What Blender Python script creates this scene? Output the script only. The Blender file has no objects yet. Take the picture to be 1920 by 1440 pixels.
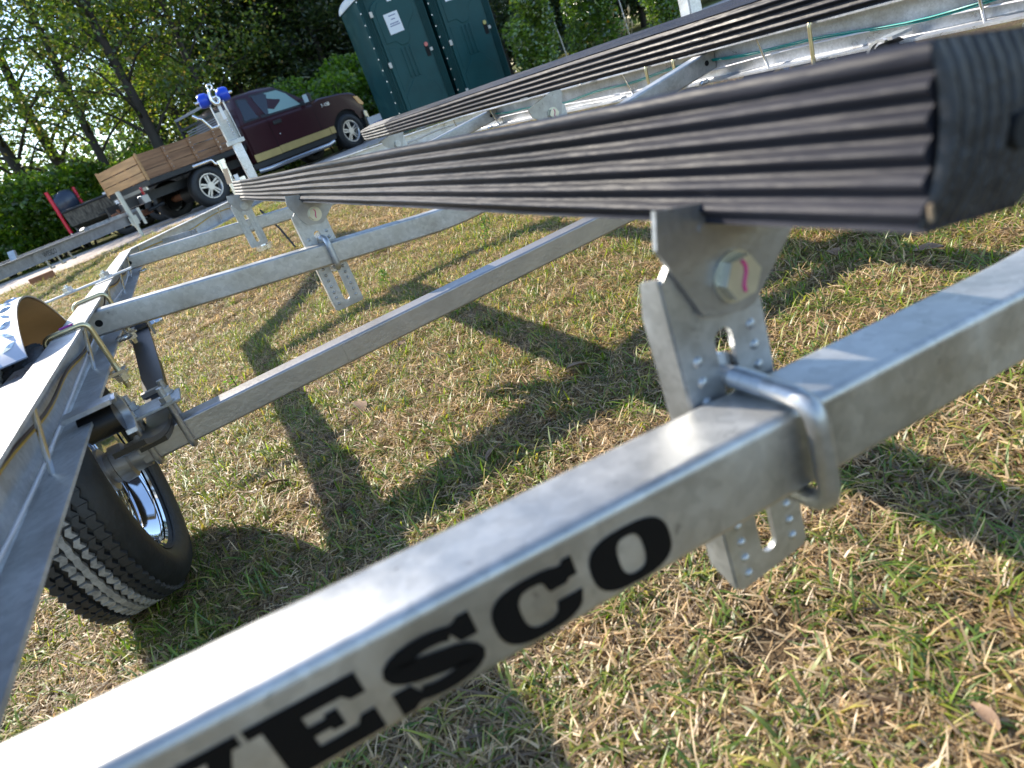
import bpy, bmesh, math, random
import numpy as np
from mathutils import Vector, Matrix

# ------------------------------------------------------------------ scene, camera, sky, sun, exposure
S = bpy.context.scene
COL = S.collection
random.seed(7)
RNG = np.random.default_rng(11)

cam_d = bpy.data.cameras.new('camera')
cam = bpy.data.objects.new('camera', cam_d)
COL.objects.link(cam)
S.camera = cam
cam_d.sensor_width = 36.0
cam_d.lens = 36.0 * 1248.83 / 1920.0
cam_d.clip_start = 0.02
cam_d.clip_end = 2000
RC = ((0.83201579, -0.44915683, -0.32558849), (-0.46437969, -0.24283072, -0.85169521), (0.30348183, 0.85982055, -0.41061831))
right, down, fwd = (Vector(r) for r in RC)
M3 = Matrix((right, -down, -fwd)).transposed()
cam.matrix_world = Matrix.Translation((-0.8723, -2.2818, 0.923)) @ M3.to_4x4()
cam_d.dof.use_dof = True
cam_d.dof.focus_distance = 2.2
cam_d.dof.aperture_fstop = 4.3
cam_d.dof.aperture_blades = 0

SUN_DIR = Vector((-0.62, 1.18, 1.0)).normalized()          # towards the sun
SUN_EL = math.asin(SUN_DIR.z)
SUN_AZ = math.atan2(SUN_DIR.x, SUN_DIR.y)
world = bpy.data.worlds.new('World')
S.world = world
world.use_nodes = True
wn = world.node_tree
for n in list(wn.nodes):
    wn.nodes.remove(n)
wo = wn.nodes.new('ShaderNodeOutputWorld')
bg = wn.nodes.new('ShaderNodeBackground')
sky = wn.nodes.new('ShaderNodeTexSky')
sky.sky_type = 'NISHITA'
sky.sun_disc = False
sky.sun_elevation = SUN_EL
sky.sun_rotation = SUN_AZ
sky.air_density = 1.0
sky.dust_density = 0.3
sky.ozone_density = 2.0
bg.inputs['Strength'].default_value = 0.15
wn.links.new(sky.outputs[0], bg.inputs['Color'])
wn.links.new(bg.outputs[0], wo.inputs['Surface'])

sun_d = bpy.data.lights.new('sun', 'SUN')
sun_d.energy = 3.9
sun_d.angle = math.radians(0.55)
sun_d.color = (1.0, 0.91, 0.77)
sun = bpy.data.objects.new('sun', sun_d)
COL.objects.link(sun)
sun.rotation_euler = (-SUN_DIR).to_track_quat('-Z', 'Y').to_euler()

S.view_settings.view_transform = 'Standard'
S.view_settings.look = 'None'
S.view_settings.exposure = 1.36
S.view_settings.gamma = 1.0
S.view_settings.use_curve_mapping = False
S.cycles.max_bounces = 8
S.cycles.transparent_max_bounces = 16
S.cycles.caustics_reflective = False
S.cycles.caustics_refractive = False
S.cycles.sample_clamp_indirect = 6.0

# ------------------------------------------------------------------ helpers
def tag(o, label=None, cat=None, group=None, kind=None):
    if label: o['label'] = label
    if cat: o['category'] = cat
    if group: o['group'] = group
    if kind: o['kind'] = kind
    return o

def empty(name, loc=(0, 0, 0), rz=0.0, label=None, cat=None, group=None):
    o = bpy.data.objects.new(name, None)
    COL.objects.link(o)
    o.location = loc
    o.rotation_euler = (0, 0, rz)
    o.empty_display_size = 0.1
    return tag(o, label, cat, group)

TINY = ('dimple', 'thread', 'rivet', 'weld_bead', 'chain', 'washer_and_nut', 'rack_slats', 'beam_fringe')

class MB:
    """collects simple shapes into one mesh"""
    def __init__(self):
        self.v = []
        self.f = []
    def add(self, verts, faces):
        b = len(self.v)
        self.v.extend([tuple(p) for p in verts])
        self.f.extend([tuple(i + b for i in f) for f in faces])
        return self
    def box(self, c, s, rot=None):
        hx, hy, hz = s[0] / 2, s[1] / 2, s[2] / 2
        vs = [Vector((x, y, z)) for z in (-hz, hz) for y in (-hy, hy) for x in (-hx, hx)]
        if rot is not None:
            vs = [rot @ p for p in vs]
        vs = [p + Vector(c) for p in vs]
        return self.add(vs, [(0, 2, 3, 1), (4, 5, 7, 6), (0, 1, 5, 4), (2, 6, 7, 3), (0, 4, 6, 2), (1, 3, 7, 5)])
    def beam(self, a, b, w, h, up=(0, 0, 1)):
        a, b = Vector(a), Vector(b)
        d = (b - a)
        L = d.length
        d.normalize()
        s = d.cross(Vector(up)).normalized()
        u = s.cross(d)
        m = Matrix((s, d, u)).transposed()
        return self.box((a + b) / 2, (w, L, h), m)
    def tube(self, pts, r, n=10, caps=True):
        pts = [Vector(p) for p in pts]
        rs = r if isinstance(r, (list, tuple)) else [r] * len(pts)
        rings = []
        prev = None
        for i, p in enumerate(pts):
            if i == 0: d = pts[1] - pts[0]
            elif i == len(pts) - 1: d = pts[-1] - pts[-2]
            else: d = (pts[i + 1] - p).normalized() + (p - pts[i - 1]).normalized()
            d.normalize()
            if prev is None:
                ref = Vector((0, 0, 1)) if abs(d.z) < 0.9 else Vector((1, 0, 0))
                s = d.cross(ref).normalized()
            else:
                s = (prev - d * prev.dot(d)).normalized()
            prev = s
            u = d.cross(s)
            rings.append([p + (s * math.cos(2 * math.pi * k / n) + u * math.sin(2 * math.pi * k / n)) * rs[i] for k in range(n)])
        vs = [q for ring in rings for q in ring]
        fs = []
        for i in range(len(pts) - 1):
            for k in range(n):
                k2 = (k + 1) % n
                fs.append((i * n + k, i * n + k2, (i + 1) * n + k2, (i + 1) * n + k))
        if caps:
            fs.append(tuple(range(n - 1, -1, -1)))
            fs.append(tuple((len(pts) - 1) * n + k for k in range(n)))
        return self.add(vs, fs)
    def cyl(self, a, b, r, n=16, r2=None):
        return self.tube([a, b], [r, r if r2 is None else r2], n)
    def sweep(self, rings, closed_profile=True, caps=True, loop=False):
        n = len(rings[0])
        vs = [q for ring in rings for q in ring]
        fs = []
        m = len(rings)
        for i in range(m if loop else m - 1):
            j = (i + 1) % m
            for k in range(n if closed_profile else n - 1):
                k2 = (k + 1) % n
                fs.append((i * n + k, i * n + k2, j * n + k2, j * n + k))
        if caps and closed_profile and not loop:
            fs.append(tuple(range(n - 1, -1, -1)))
            fs.append(tuple((m - 1) * n + k for k in range(n)))
        return self.add(vs, fs)
    def prism(self, poly, frame, d0, d1):
        """poly: 2d points; frame(x, y, d) -> 3d point"""
        n = len(poly)
        vs = [frame(x, y, d0) for x, y in poly] + [frame(x, y, d1) for x, y in poly]
        fs = [tuple(range(n - 1, -1, -1)), tuple(range(n, 2 * n))]
        for k in range(n):
            k2 = (k + 1) % n
            fs.append((k, k2, n + k2, n + k))
        return self.add(vs, fs)
    def lathe(self, prof, n, frame, closed=False):
        """prof: (axial, radius); frame(axial, r, angle) -> 3d"""
        rings = []
        for k in range(n):
            a = 2 * math.pi * k / n
            rings.append([frame(x, r, a) for x, r in prof])
        return self.sweep(rings, closed_profile=closed, caps=False, loop=True)
    def build(self, name, mat, parent=None, smooth=None, bevel=None, seg=2, loc=None, fix=True, wn=False):
        me = bpy.data.meshes.new(name)
        me.from_pydata(self.v, [], self.f)
        if fix:
            bm = bmesh.new()
            bm.from_mesh(me)
            bmesh.ops.recalc_face_normals(bm, faces=bm.faces)
            bm.to_mesh(me)
            bm.free()
        if smooth is not None:
            me.shade_smooth()
            me.set_sharp_from_angle(angle=math.radians(smooth))
        if mat is not None:
            me.materials.append(mat)
        o = bpy.data.objects.new(name, me)
        COL.objects.link(o)
        if name in TINY: o['kind'] = 'stuff'
        if parent is not None: o.parent = parent
        if loc is not None: o.location = loc
        if wn:
            w_ = o.modifiers.new('weighted', 'WEIGHTED_NORMAL')
            w_.keep_sharp = True
            w_.weight = 100
        if bevel:
            md = o.modifiers.new('bevel', 'BEVEL')
            md.width = bevel
            md.segments = seg
            md.limit_method = 'ANGLE'
            md.angle_limit = math.radians(40)
            md.harden_normals = False
            me.shade_smooth()
            me.set_sharp_from_angle(angle=math.radians(smooth if smooth else 45))
        return o

def link_copy(o, parent=None, loc=None):
    c = o.copy()
    COL.objects.link(c)
    if parent is not None: c.parent = parent
    if loc is not None: c.location = loc
    for ch in list(o.children):
        link_copy(ch, c)
    return c

def lerp(a, b, t): return a + (b - a) * t
def smoothstep(t):
    t = min(1.0, max(0.0, t))
    return t * t * (3 - 2 * t)

def rrect(w, h, r, n=3):
    pts = []
    for cx, cy, a0 in ((w / 2 - r, h / 2 - r, 0), (-w / 2 + r, h / 2 - r, 90), (-w / 2 + r, -h / 2 + r, 180), (w / 2 - r, -h / 2 + r, 270)):
        for k in range(n + 1):
            a = math.radians(a0 + 90 * k / n)
            pts.append((cx + r * math.cos(a), cy + r * math.sin(a)))
    return pts

# ------------------------------------------------------------------ materials
def new_mat(name):
    m = bpy.data.materials.new(name)
    m.use_nodes = True
    nt = m.node_tree
    for n in list(nt.nodes): nt.nodes.remove(n)
    out = nt.nodes.new('ShaderNodeOutputMaterial')
    return m, nt, out

def mat(name, col, rough=0.5, metal=0.0, var=0.0, vscale=8.0, col2=None, bump=0.0, bscale=60.0, rvar=0.0, spec=0.5, coat=0.0, stretch=None, detail=4.0):
    m, nt, out = new_mat(name)
    p = nt.nodes.new('ShaderNodeBsdfPrincipled')
    nt.links.new(p.outputs[0], out.inputs[0])
    p.inputs['Roughness'].default_value = rough
    p.inputs['Metallic'].default_value = metal
    p.inputs['Specular IOR Level'].default_value = spec
    p.inputs['Coat Weight'].default_value = coat
    c = (*col, 1.0)
    p.inputs['Base Color'].default_value = c
    if var > 0 or col2 or bump > 0 or rvar > 0:
        tc = nt.nodes.new('ShaderNodeTexCoord')
        mp = nt.nodes.new('ShaderNodeMapping')
        nt.links.new(tc.outputs['Object'], mp.inputs[0])
        if stretch: mp.inputs['Scale'].default_value = stretch
    if var > 0 or col2:
        nz = nt.nodes.new('ShaderNodeTexNoise')
        nz.inputs['Scale'].default_value = vscale
        nz.inputs['Detail'].default_value = detail
        nz.inputs['Roughness'].default_value = 0.6
        nt.links.new(mp.outputs[0], nz.inputs[0])
        rp = nt.nodes.new('ShaderNodeValToRGB')
        rp.color_ramp.elements[0].position = 0.32
        rp.color_ramp.elements[1].position = 0.68
        a = tuple(max(0, x * (1 - var)) for x in col)
        b = col2 if col2 else tuple(min(1, x * (1 + var)) for x in col)
        rp.color_ramp.elements[0].color = (*a, 1)
        rp.color_ramp.elements[1].color = (*b, 1)
        nt.links.new(nz.outputs[0], rp.inputs[0])
        nt.links.new(rp.outputs[0], p.inputs['Base Color'])
        if rvar > 0:
            mr = nt.nodes.new('ShaderNodeMapRange')
            mr.inputs[1].default_value = 0.3
            mr.inputs[2].default_value = 0.7
            mr.inputs[3].default_value = max(0.02, rough - rvar)
            mr.inputs[4].default_value = rough + rvar
            nt.links.new(nz.outputs[0], mr.inputs[0])
            nt.links.new(mr.outputs[0], p.inputs['Roughness'])
    if bump > 0:
        nb = nt.nodes.new('ShaderNodeTexNoise')
        nb.inputs['Scale'].default_value = bscale
        nb.inputs['Detail'].default_value = 5.0
        nt.links.new(mp.outputs[0], nb.inputs[0])
        bp = nt.nodes.new('ShaderNodeBump')
        bp.inputs['Strength'].default_value = bump
        bp.inputs['Distance'].default_value = 0.01
        nt.links.new(nb.outputs[0], bp.inputs['Height'])
        nt.links.new(bp.outputs[0], p.inputs['Normal'])
    return m

def galvanized(name, base=(0.50, 0.49, 0.465), rough=0.43, spangle=90.0, stain=0.38, metal=0.82):
    m, nt, out = new_mat(name)
    p = nt.nodes.new('ShaderNodeBsdfPrincipled')
    nt.links.new(p.outputs[0], out.inputs[0])
    p.inputs['Metallic'].default_value = metal
    tc = nt.nodes.new('ShaderNodeTexCoord')
    vo = nt.nodes.new('ShaderNodeTexVoronoi')
    vo.inputs['Scale'].default_value = spangle
    nt.links.new(tc.outputs['Object'], vo.inputs['Vector'])
    cloud = nt.nodes.new('ShaderNodeTexNoise')
    cloud.inputs['Scale'].default_value = 9.0
    cloud.inputs['Detail'].default_value = 6.0
    cloud.inputs['Roughness'].default_value = 0.62
    nt.links.new(tc.outputs['Object'], cloud.inputs['Vector'])
    spots = nt.nodes.new('ShaderNodeTexNoise')
    spots.inputs['Scale'].default_value = 34.0
    spots.inputs['Detail'].default_value = 8.0
    spots.inputs['Roughness'].default_value = 0.75
    nt.links.new(tc.outputs['Object'], spots.inputs['Vector'])
    sep = nt.nodes.new('ShaderNodeSeparateColor')
    nt.links.new(vo.outputs['Color'], sep.inputs[0])
    r1 = nt.nodes.new('ShaderNodeMapRange')
    r1.inputs[3].default_value = 0.90
    r1.inputs[4].default_value = 1.08
    nt.links.new(sep.outputs[0], r1.inputs[0])
    r2 = nt.nodes.new('ShaderNodeMapRange')
    r2.inputs[1].default_value = 0.3
    r2.inputs[2].default_value = 0.7
    r2.inputs[3].default_value = 0.72
    r2.inputs[4].default_value = 1.16
    nt.links.new(cloud.outputs[0], r2.inputs[0])
    mu = nt.nodes.new('ShaderNodeMath')
    mu.operation = 'MULTIPLY'
    nt.links.new(r1.outputs[0], mu.inputs[0])
    nt.links.new(r2.outputs[0], mu.inputs[1])
    rs = nt.nodes.new('ShaderNodeValToRGB')
    rs.color_ramp.elements[0].position = 0.30
    rs.color_ramp.elements[0].color = (stain, stain, stain, 1)
    rs.color_ramp.elements[1].position = 0.385
    rs.color_ramp.elements[1].color = (1, 1, 1, 1)
    nt.links.new(spots.outputs[0], rs.inputs[0])
    vm = nt.nodes.new('ShaderNodeVectorMath')
    vm.operation = 'SCALE'
    vm.inputs[0].default_value = base
    nt.links.new(mu.outputs[0], vm.inputs['Scale'])
    mx = nt.nodes.new('ShaderNodeVectorMath')
    mx.operation = 'MULTIPLY'
    nt.links.new(vm.outputs[0], mx.inputs[0])
    nt.links.new(rs.outputs[0], mx.inputs[1])
    nt.links.new(mx.outputs[0], p.inputs['Base Color'])
    rr = nt.nodes.new('ShaderNodeMapRange')
    rr.inputs[1].default_value = 0.25
    rr.inputs[2].default_value = 0.75
    rr.inputs[3].default_value = rough - 0.1
    rr.inputs[4].default_value = rough + 0.14
    nt.links.new(cloud.outputs[0], rr.inputs[0])
    nt.links.new(rr.outputs[0], p.inputs['Roughness'])
    bp = nt.nodes.new('ShaderNodeBump')
    bp.inputs['Strength'].default_value = 0.12
    bp.inputs['Distance'].default_value = 0.004
    nt.links.new(spots.outputs[0], bp.inputs['Height'])
    nt.links.new(bp.outputs[0], p.inputs['Normal'])
    return m

def leafy(name, trans=0.45, gloss=0.12, rough=0.35):
    """leaf or grass blade: colour from the mesh's own per-leaf attribute"""
    m, nt, out = new_mat(name)
    at = nt.nodes.new('ShaderNodeVertexColor')
    at.layer_name = 'Col'
    df = nt.nodes.new('ShaderNodeBsdfDiffuse')
    tr = nt.nodes.new('ShaderNodeBsdfTranslucent')
    gl = nt.nodes.new('ShaderNodeBsdfGlossy')
    gl.inputs['Roughness'].default_value = rough
    gl.inputs['Color'].default_value = (0.8, 0.8, 0.8, 1)
    hs = nt.nodes.new('ShaderNodeHueSaturation')
    hs.inputs['Saturation'].default_value = 1.1
    hs.inputs['Value'].default_value = 2.4
    nt.links.new(at.outputs[0], df.inputs[0])
    nt.links.new(at.outputs[0], hs.inputs['Color'])
    nt.links.new(hs.outputs[0], tr.inputs[0])
    m1 = nt.nodes.new('ShaderNodeMixShader')
    m1.inputs[0].default_value = trans
    nt.links.new(df.outputs[0], m1.inputs[1])
    nt.links.new(tr.outputs[0], m1.inputs[2])
    m2 = nt.nodes.new('ShaderNodeMixShader')
    m2.inputs[0].default_value = gloss
    nt.links.new(m1.outputs[0], m2.inputs[1])
    nt.links.new(gl.outputs[0], m2.inputs[2])
    nt.links.new(m2.outputs[0], out.inputs[0])
    return m

GALV = galvanized('galvanized steel')
GALV_RAIL = galvanized('galvanized rail steel', (0.60, 0.60, 0.60), 0.40, 110.0, 0.6, .55)
GALV_BRIGHT = galvanized('bright galvanized steel', (0.60, 0.61, 0.63), 0.32, 160.0, 0.7, .62)
GALV_DULL = galvanized('dull galvanized bracket steel', (0.50, 0.51, 0.51), 0.42, 120.0, 0.7)
PLATE = mat('grey bunk plate steel', (0.36, 0.36, 0.36), 0.42, 0.85, 0.12, 30, bump=0.1, bscale=120)
ZINC = mat('yellow zinc plated steel', (0.62, 0.52, 0.30), 0.3, 0.9, 0.15, 25)
BRIGHT = mat('bright zinc hardware', (0.72, 0.73, 0.74), 0.25, 0.95, 0.1, 40)
BOLT_HEAD = mat('pale zinc bolt head', (0.60, 0.59, 0.50), 0.38, 0.8, 0.1, 50)
RAW = mat('grey raw axle steel', (0.40, 0.38, 0.37), 0.42, 0.8, 0.1, 12, bump=0.1, bscale=80)
BLACK_PAINT = mat('black painted steel', (0.012, 0.012, 0.013), 0.38, 0.0, 0.2, 30)
BUNK = mat('black ribbed bunk plastic', (0.018, 0.018, 0.024), 0.42, 0.0, 0.45, 14, spec=0.10, col2=(0.032, 0.032, 0.041), bump=0.25, bscale=90, rvar=0.1, stretch=(1, 0.12, 1))
FLAP = mat('scuffed dark end flap', (0.026, 0.026, 0.029), 0.45, 0.0, 0.4, 30, spec=0.35, col2=(0.050, 0.049, 0.050), bump=0.3, bscale=80)
BUNK_END = mat('grey worn bunk end', (0.045, 0.044, 0.044), 0.55, 0.0, 0.5, 40, spec=0.35, col2=(0.13, 0.125, 0.12), bump=0.3, bscale=120, stretch=(1, 0.15, 1))
HOLE = mat('dark opening', (0.006, 0.006, 0.006), 0.9)
RUBBER = mat('tyre rubber', (0.014, 0.014, 0.015), 0.55, 0.0, 0.3, 30, bump=0.15, bscale=100)
DUSTY = mat('dusty tyre tread', (0.25, 0.23, 0.205), 0.9, 0.0, 0.4, 50)
TREAD = mat('clean tyre tread', (0.020, 0.020, 0.021), 0.6, 0.0, 0.3, 60)
CHROME = mat('polished wheel metal', (0.80, 0.81, 0.83), 0.07, 1.0)
LETTER = mat('black printed letter', (0.004, 0.004, 0.0045), 0.6, spec=0.15)
PINK = mat('pink paint marker', (0.62, 0.05, 0.22), 0.5)
WHITE = mat('white paint', (0.78, 0.78, 0.78), 0.4, 0.0, 0.05, 10)
RED_PVC = mat('red plastic sleeve', (0.62, 0.008, 0.035), 0.35)
BLUE_ROLLER = mat('blue urethane roller', (0.01, 0.06, 0.55), 0.3)
WIRE_Y = mat('yellow wire', (0.65, 0.38, 0.02), 0.4)
WIRE_B = mat('brown wire', (0.06, 0.025, 0.015), 0.4)
WIRE_W = mat('white wire', (0.72, 0.70, 0.72), 0.4)
WIRE_T = mat('teal wire', (0.0, 0.30, 0.27), 0.35)
RED_LENS = mat('red lens', (0.42, 0.01, 0.025), 0.2, coat=0.5)
AMBER = mat('amber lens', (0.62, 0.26, 0.05), 0.2, coat=0.5)
TIN = mat('diamond plate aluminium', (0.58, 0.58, 0.585), 0.30, 1.0, 0.06, 20)
WOOD_OLD = mat('old board wood', (0.22, 0.16, 0.10), 0.8)
TAG_CARD = mat('tan tag card', (0.60, 0.42, 0.28), 0.7)

# ------------------------------------------------------------------ terrain, road
def ground_z(x, y):
    return 0.41 * smoothstep((y - 1.5) / 10.0)

def grid(name, x0, x1, y0, y1, nx, ny, zf, material):
    xs = np.linspace(x0, x1, nx)
    ys = np.linspace(y0, y1, ny)
    vs = [(x, y, zf(x, y)) for y in ys for x in xs]
    fs = [(j * nx + i, j * nx + i + 1, (j + 1) * nx + i + 1, (j + 1) * nx + i) for j in range(ny - 1) for i in range(nx - 1)]
    me = bpy.data.meshes.new(name)
    me.from_pydata(vs, [], fs)
    me.shade_smooth()
    me.materials.append(material)
    o = bpy.data.objects.new(name, me)
    COL.objects.link(o)
    return tag(o, kind='structure')

def ground_mat():
    m, nt, out = new_mat('dry thatch and soil')
    p = nt.nodes.new('ShaderNodeBsdfPrincipled')
    p.inputs['Roughness'].default_value = 0.95
    p.inputs['Specular IOR Level'].default_value = 0.1
    nt.links.new(p.outputs[0], out.inputs[0])
    tc = nt.nodes.new('ShaderNodeTexCoord')
    n1 = nt.nodes.new('ShaderNodeTexNoise')
    n1.inputs['Scale'].default_value = 1.3
    n1.inputs['Detail'].default_value = 7
    n1.inputs['Roughness'].default_value = 0.7
    nt.links.new(tc.outputs['Object'], n1.inputs['Vector'])
    n2 = nt.nodes.new('ShaderNodeTexNoise')
    n2.inputs['Scale'].default_value = 70
    n2.inputs['Detail'].default_value = 6
    n2.inputs['Roughness'].default_value = 0.75
    nt.links.new(tc.outputs['Object'], n2.inputs['Vector'])
    ra = nt.nodes.new('ShaderNodeValToRGB')
    e = ra.color_ramp.elements
    e[0].position, e[0].color = 0.36, (0.030, 0.020, 0.012, 1)
    e[1].position, e[1].color = 0.78, (0.30, 0.21, 0.12, 1)
    nt.links.new(n2.outputs[0], ra.inputs[0])
    rb = nt.nodes.new('ShaderNodeValToRGB')
    e = rb.color_ramp.elements
    e[0].position, e[0].color = 0.46, (0, 0, 0, 1)
    e[1].position, e[1].color = 0.64, (1, 1, 1, 1)
    nt.links.new(n1.outputs[0], rb.inputs[0])
    # greener with distance, where single blades can no longer be told apart
    sx = nt.nodes.new('ShaderNodeSeparateXYZ')
    nt.links.new(tc.outputs['Object'], sx.inputs[0])
    my = nt.nodes.new('ShaderNodeMapRange')
    my.inputs[1].default_value = 2.0
    my.inputs[2].default_value = 9.0
    my.inputs[3].default_value = 0.0
    my.inputs[4].default_value = 0.45
    nt.links.new(sx.outputs[1], my.inputs[0])
    ad = nt.nodes.new('ShaderNodeMath')
    ad.operation = 'ADD'
    ad.use_clamp = True
    mm = nt.nodes.new('ShaderNodeMath')
    mm.operation = 'MULTIPLY'
    mm.inputs[1].default_value = 0.55
    nt.links.new(rb.outputs[0], mm.inputs[0])
    nt.links.new(mm.outputs[0], ad.inputs[0])
    nt.links.new(my.outputs[0], ad.inputs[1])
    rg = nt.nodes.new('ShaderNodeValToRGB')
    e = rg.color_ramp.elements
    e[0].position, e[0].color = 0.3, (0.06, 0.07, 0.015, 1)
    e[1].position, e[1].color = 0.7, (0.26, 0.29, 0.07, 1)
    nt.links.new(n2.outputs[0], rg.inputs[0])
    mx = nt.nodes.new('ShaderNodeMix')
    mx.data_type = 'RGBA'
    nt.links.new(ad.outputs[0], mx.inputs[0])
    nt.links.new(ra.outputs[0], mx.inputs[6])
    nt.links.new(rg.outputs[0], mx.inputs[7])
    nt.links.new(mx.outputs[2], p.inputs['Base Color'])
    bp = nt.nodes.new('ShaderNodeBump')
    bp.inputs['Strength'].default_value = 0.9
    bp.inputs['Distance'].default_value = 0.02
    nt.links.new(n2.outputs[0], bp.inputs['Height'])
    nt.links.new(bp.outputs[0], p.inputs['Normal'])
    return m

GROUND_M = ground_mat()
g0 = grid('ground', -26, 34, -8, 45, 61, 107, lambda x, y: ground_z(x, y) + 0.012 * math.sin(x * 2.1 + y) * math.sin(y * 1.7 - x * 0.6), GROUND_M)
far_v = [(-900, -900, -0.10), (900, -900, -0.10), (900, 900, -0.10), (-900, 900, -0.10)]
fg = MB().add(far_v, [(0, 1, 2, 3)]).build('far_ground', GROUND_M)
tag(fg, kind='structure')
ROAD_M = mat('pale sandy gravel', (0.47, 0.39, 0.335), 0.95, 0.0, 0.14, 2.2, bump=0.7, bscale=160, col2=(0.56, 0.475, 0.41))
def road_edge(x): return 11.05 - 0.05 * (x + 3) + 0.10 * math.sin(x * 0.9)
nr = 90
rv, rf = [], []
for i in range(nr):
    x = lerp(-22, 30, i / (nr - 1))
    for j in range(6):
        y = lerp(road_edge(x) + 0.05 * math.sin(7.3 * x + 1), 16.2 + 0.25 * math.sin(x), j / 5)
        rv.append((x, y, ground_z(x, y) + 0.016 + (0.0 if j in (0, 5) else 0.012)))
for i in range(nr - 1):
    for j in range(5):
        rf.append((i * 6 + j, (i + 1) * 6 + j, (i + 1) * 6 + j + 1, i * 6 + j + 1))
road = MB().add(rv, rf).build('gravel_road', ROAD_M, smooth=60)
tag(road, kind='structure')

# ------------------------------------------------------------------ the boat trailer in front of the camera
Z0 = 0.665                                   # height of the frame's centre line above the ground
TR = empty('boat_trailer', (0, 0, 0), 0, 'bare galvanized boat trailer with two black ribbed bunks, standing in the grass', 'boat trailer')
LZ = (0, 0, Z0)

def part(mb, name, m, **k):
    return mb.build(name, m, TR, loc=LZ, **k)
def sub(mb, name, m, par, **k):
    return mb.build(name, m, par, **k)

def round_path(pts, r, n=6):
    pts = [Vector(p) for p in pts]
    out = [pts[0]]
    for i in range(1, len(pts) - 1):
        a, b, c = pts[i - 1], pts[i], pts[i + 1]
        d1, d2 = (a - b).normalized(), (c - b).normalized()
        p, q = b + d1 * r, b + d2 * r
        for k in range(n + 1):
            t = k / n
            out.append(p * (1 - t) ** 2 + b * 2 * t * (1 - t) + q * t * t)
    out.append(pts[-1])
    return out

def hex_prism(mb, c, axis, r, h):
    mb.cyl(Vector(c), Vector(c) + Vector(axis) * h, r, 6)

# side rails: C channels, open to the inside, bent in to the coupler
FT, FB, FW, FTH = 0.048, -0.0755, 0.070, 0.0065
def rail(s):
    prof = [(0, FB), (FW, FB), (FW, FB + FTH), (FTH + .004, FB + FTH), (FTH, FB + FTH + .004), (FTH, FT - FTH - .004), (FTH + .004, FT - FTH), (FW, FT - FTH), (FW, FT), (0, FT)]
    P = [Vector((s * 1.262, -2.6, 0)), Vector((s * 1.262, 2.52, 0)), Vector((s * 0.045, 4.60, 0))]
    n1 = Vector((-s, 0, 0))
    d2 = (P[2] - P[1]).normalized()
    n2 = Vector((-s * d2.y, s * d2.x, 0))
    if n2.x * s > 0: n2 = -n2
    b = (n1 + n2).normalized()
    bs = 1.0 / b.dot(n1)
    rings = []
    for p, n, k in ((P[0], n1, 1), (P[1], b, bs), (P[2], n2, 1)):
        rings.append([p + n * (u * k) + Vector((0, 0, z)) for u, z in prof])
    # more rings along the straight part so that the shading stays even
    full = []
    for i in range(2):
        for t in range(8):
            full.append([a.lerp(c, t / 8) for a, c in zip(rings[i], rings[i + 1])])
    full.append(rings[2])
    return part(MB().sweep(full), 'side_rail', GALV_BRIGHT if s > 0 else GALV_RAIL, smooth=35)
railL = rail(-1)
railR = rail(1)
for s, rl in ((-1, railL), (1, railR)):
    # wire staples inside the channel
    for y in (-1.65, -1.045, -0.28, 0.55, 1.3, 2.05):
        sub(MB().tube([(s * 1.199, y, FT - .003), (s * 1.236, y, FB + FTH - .002)], .0050, 8), 'wire_staple', BRIGHT, rl, smooth=60)
    w1, w2 = [], []
    rr = random.Random(3 + s)
    for i in range(70):
        y = -2.6 + i * 5.1 / 69
        w1.append((s * (1.240 - .006 * math.sin(y * 5)), y, -.012 + .014 * math.sin(y * 3.1 + s) + .006 * math.sin(y * 9)))
        w2.append((s * (1.234 - .004 * math.sin(y * 4 + 1)), y, -0.036 + .012 * math.sin(y * 2.7 + 2 + s)))
    w1b = [(x - s * .004, y, z + .006) for x, y, z in w1]
    sub(MB().tube(w1, .0034, 6), 'wire', WIRE_Y if s < 0 else WIRE_T, rl, smooth=60)
    sub(MB().tube(w1b, .0030, 6), 'wire', WIRE_B if s < 0 else WIRE_T, rl, smooth=60)
    sub(MB().tube(w2, .0032, 6), 'wire', WIRE_W, rl, smooth=60)
    # wires along the tongue
    d2 = Vector((-s * 1.217, 2.08, 0)).normalized()
    o2 = Vector((s * 1.262, 2.52, 0)) + Vector((-s * d2.y if s < 0 else -abs(d2.y), 0, 0)) * 0
    nin = Vector((-s * abs(d2.y), -abs(d2.x), 0))
    wt = [o2 + d2 * t + nin * .016 + Vector((0, 0, -.005 + .012 * math.sin(t * 6))) for t in np.linspace(0.02, 1.75, 20)]
    sub(MB().tube(wt, .0036, 6), 'wire', WIRE_Y if s < 0 else WIRE_W, rl, smooth=60)
    for t in (0.12, 1.3):
        c = o2 + d2 * t + nin * .052
        sub(MB().tube([c + Vector((0, 0, FT - .004)), c - nin * .03 + Vector((0, 0, FB + FTH))], .0045, 8), 'wire_staple', BRIGHT, rl, smooth=60)
    c = o2 + d2 * 1.66 + nin * .075
    lm = MB().cyl(c - nin * .045, c, .022, 14)
    sub(lm, 'marker_light', RED_LENS, rl, smooth=40)

# cross members: boxes bent down to the middle
def cross_member(y0, slope, w, h, zc, cr=.008):
    prof = rrect(w, h, cr, 3)
    xs = list(np.linspace(-1.252, -0.2, 9)) + list(np.linspace(-0.16, 0.16, 9)) + list(np.linspace(0.2, 1.252, 9))
    def zz(x):
        a = abs(x)
        zb = -slope * (1.207 - a)
        if a < .16: zb = -slope * (1.207 - (.08 + a * a / .32))
        return zb + zc
    rings = [[(x, y0 + w / 2 + a, zz(x) + b) for a, b in prof] for x in xs]
    return part(MB().sweep(rings), 'cross_member', GALV, smooth=50, wn=True), zz

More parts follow.
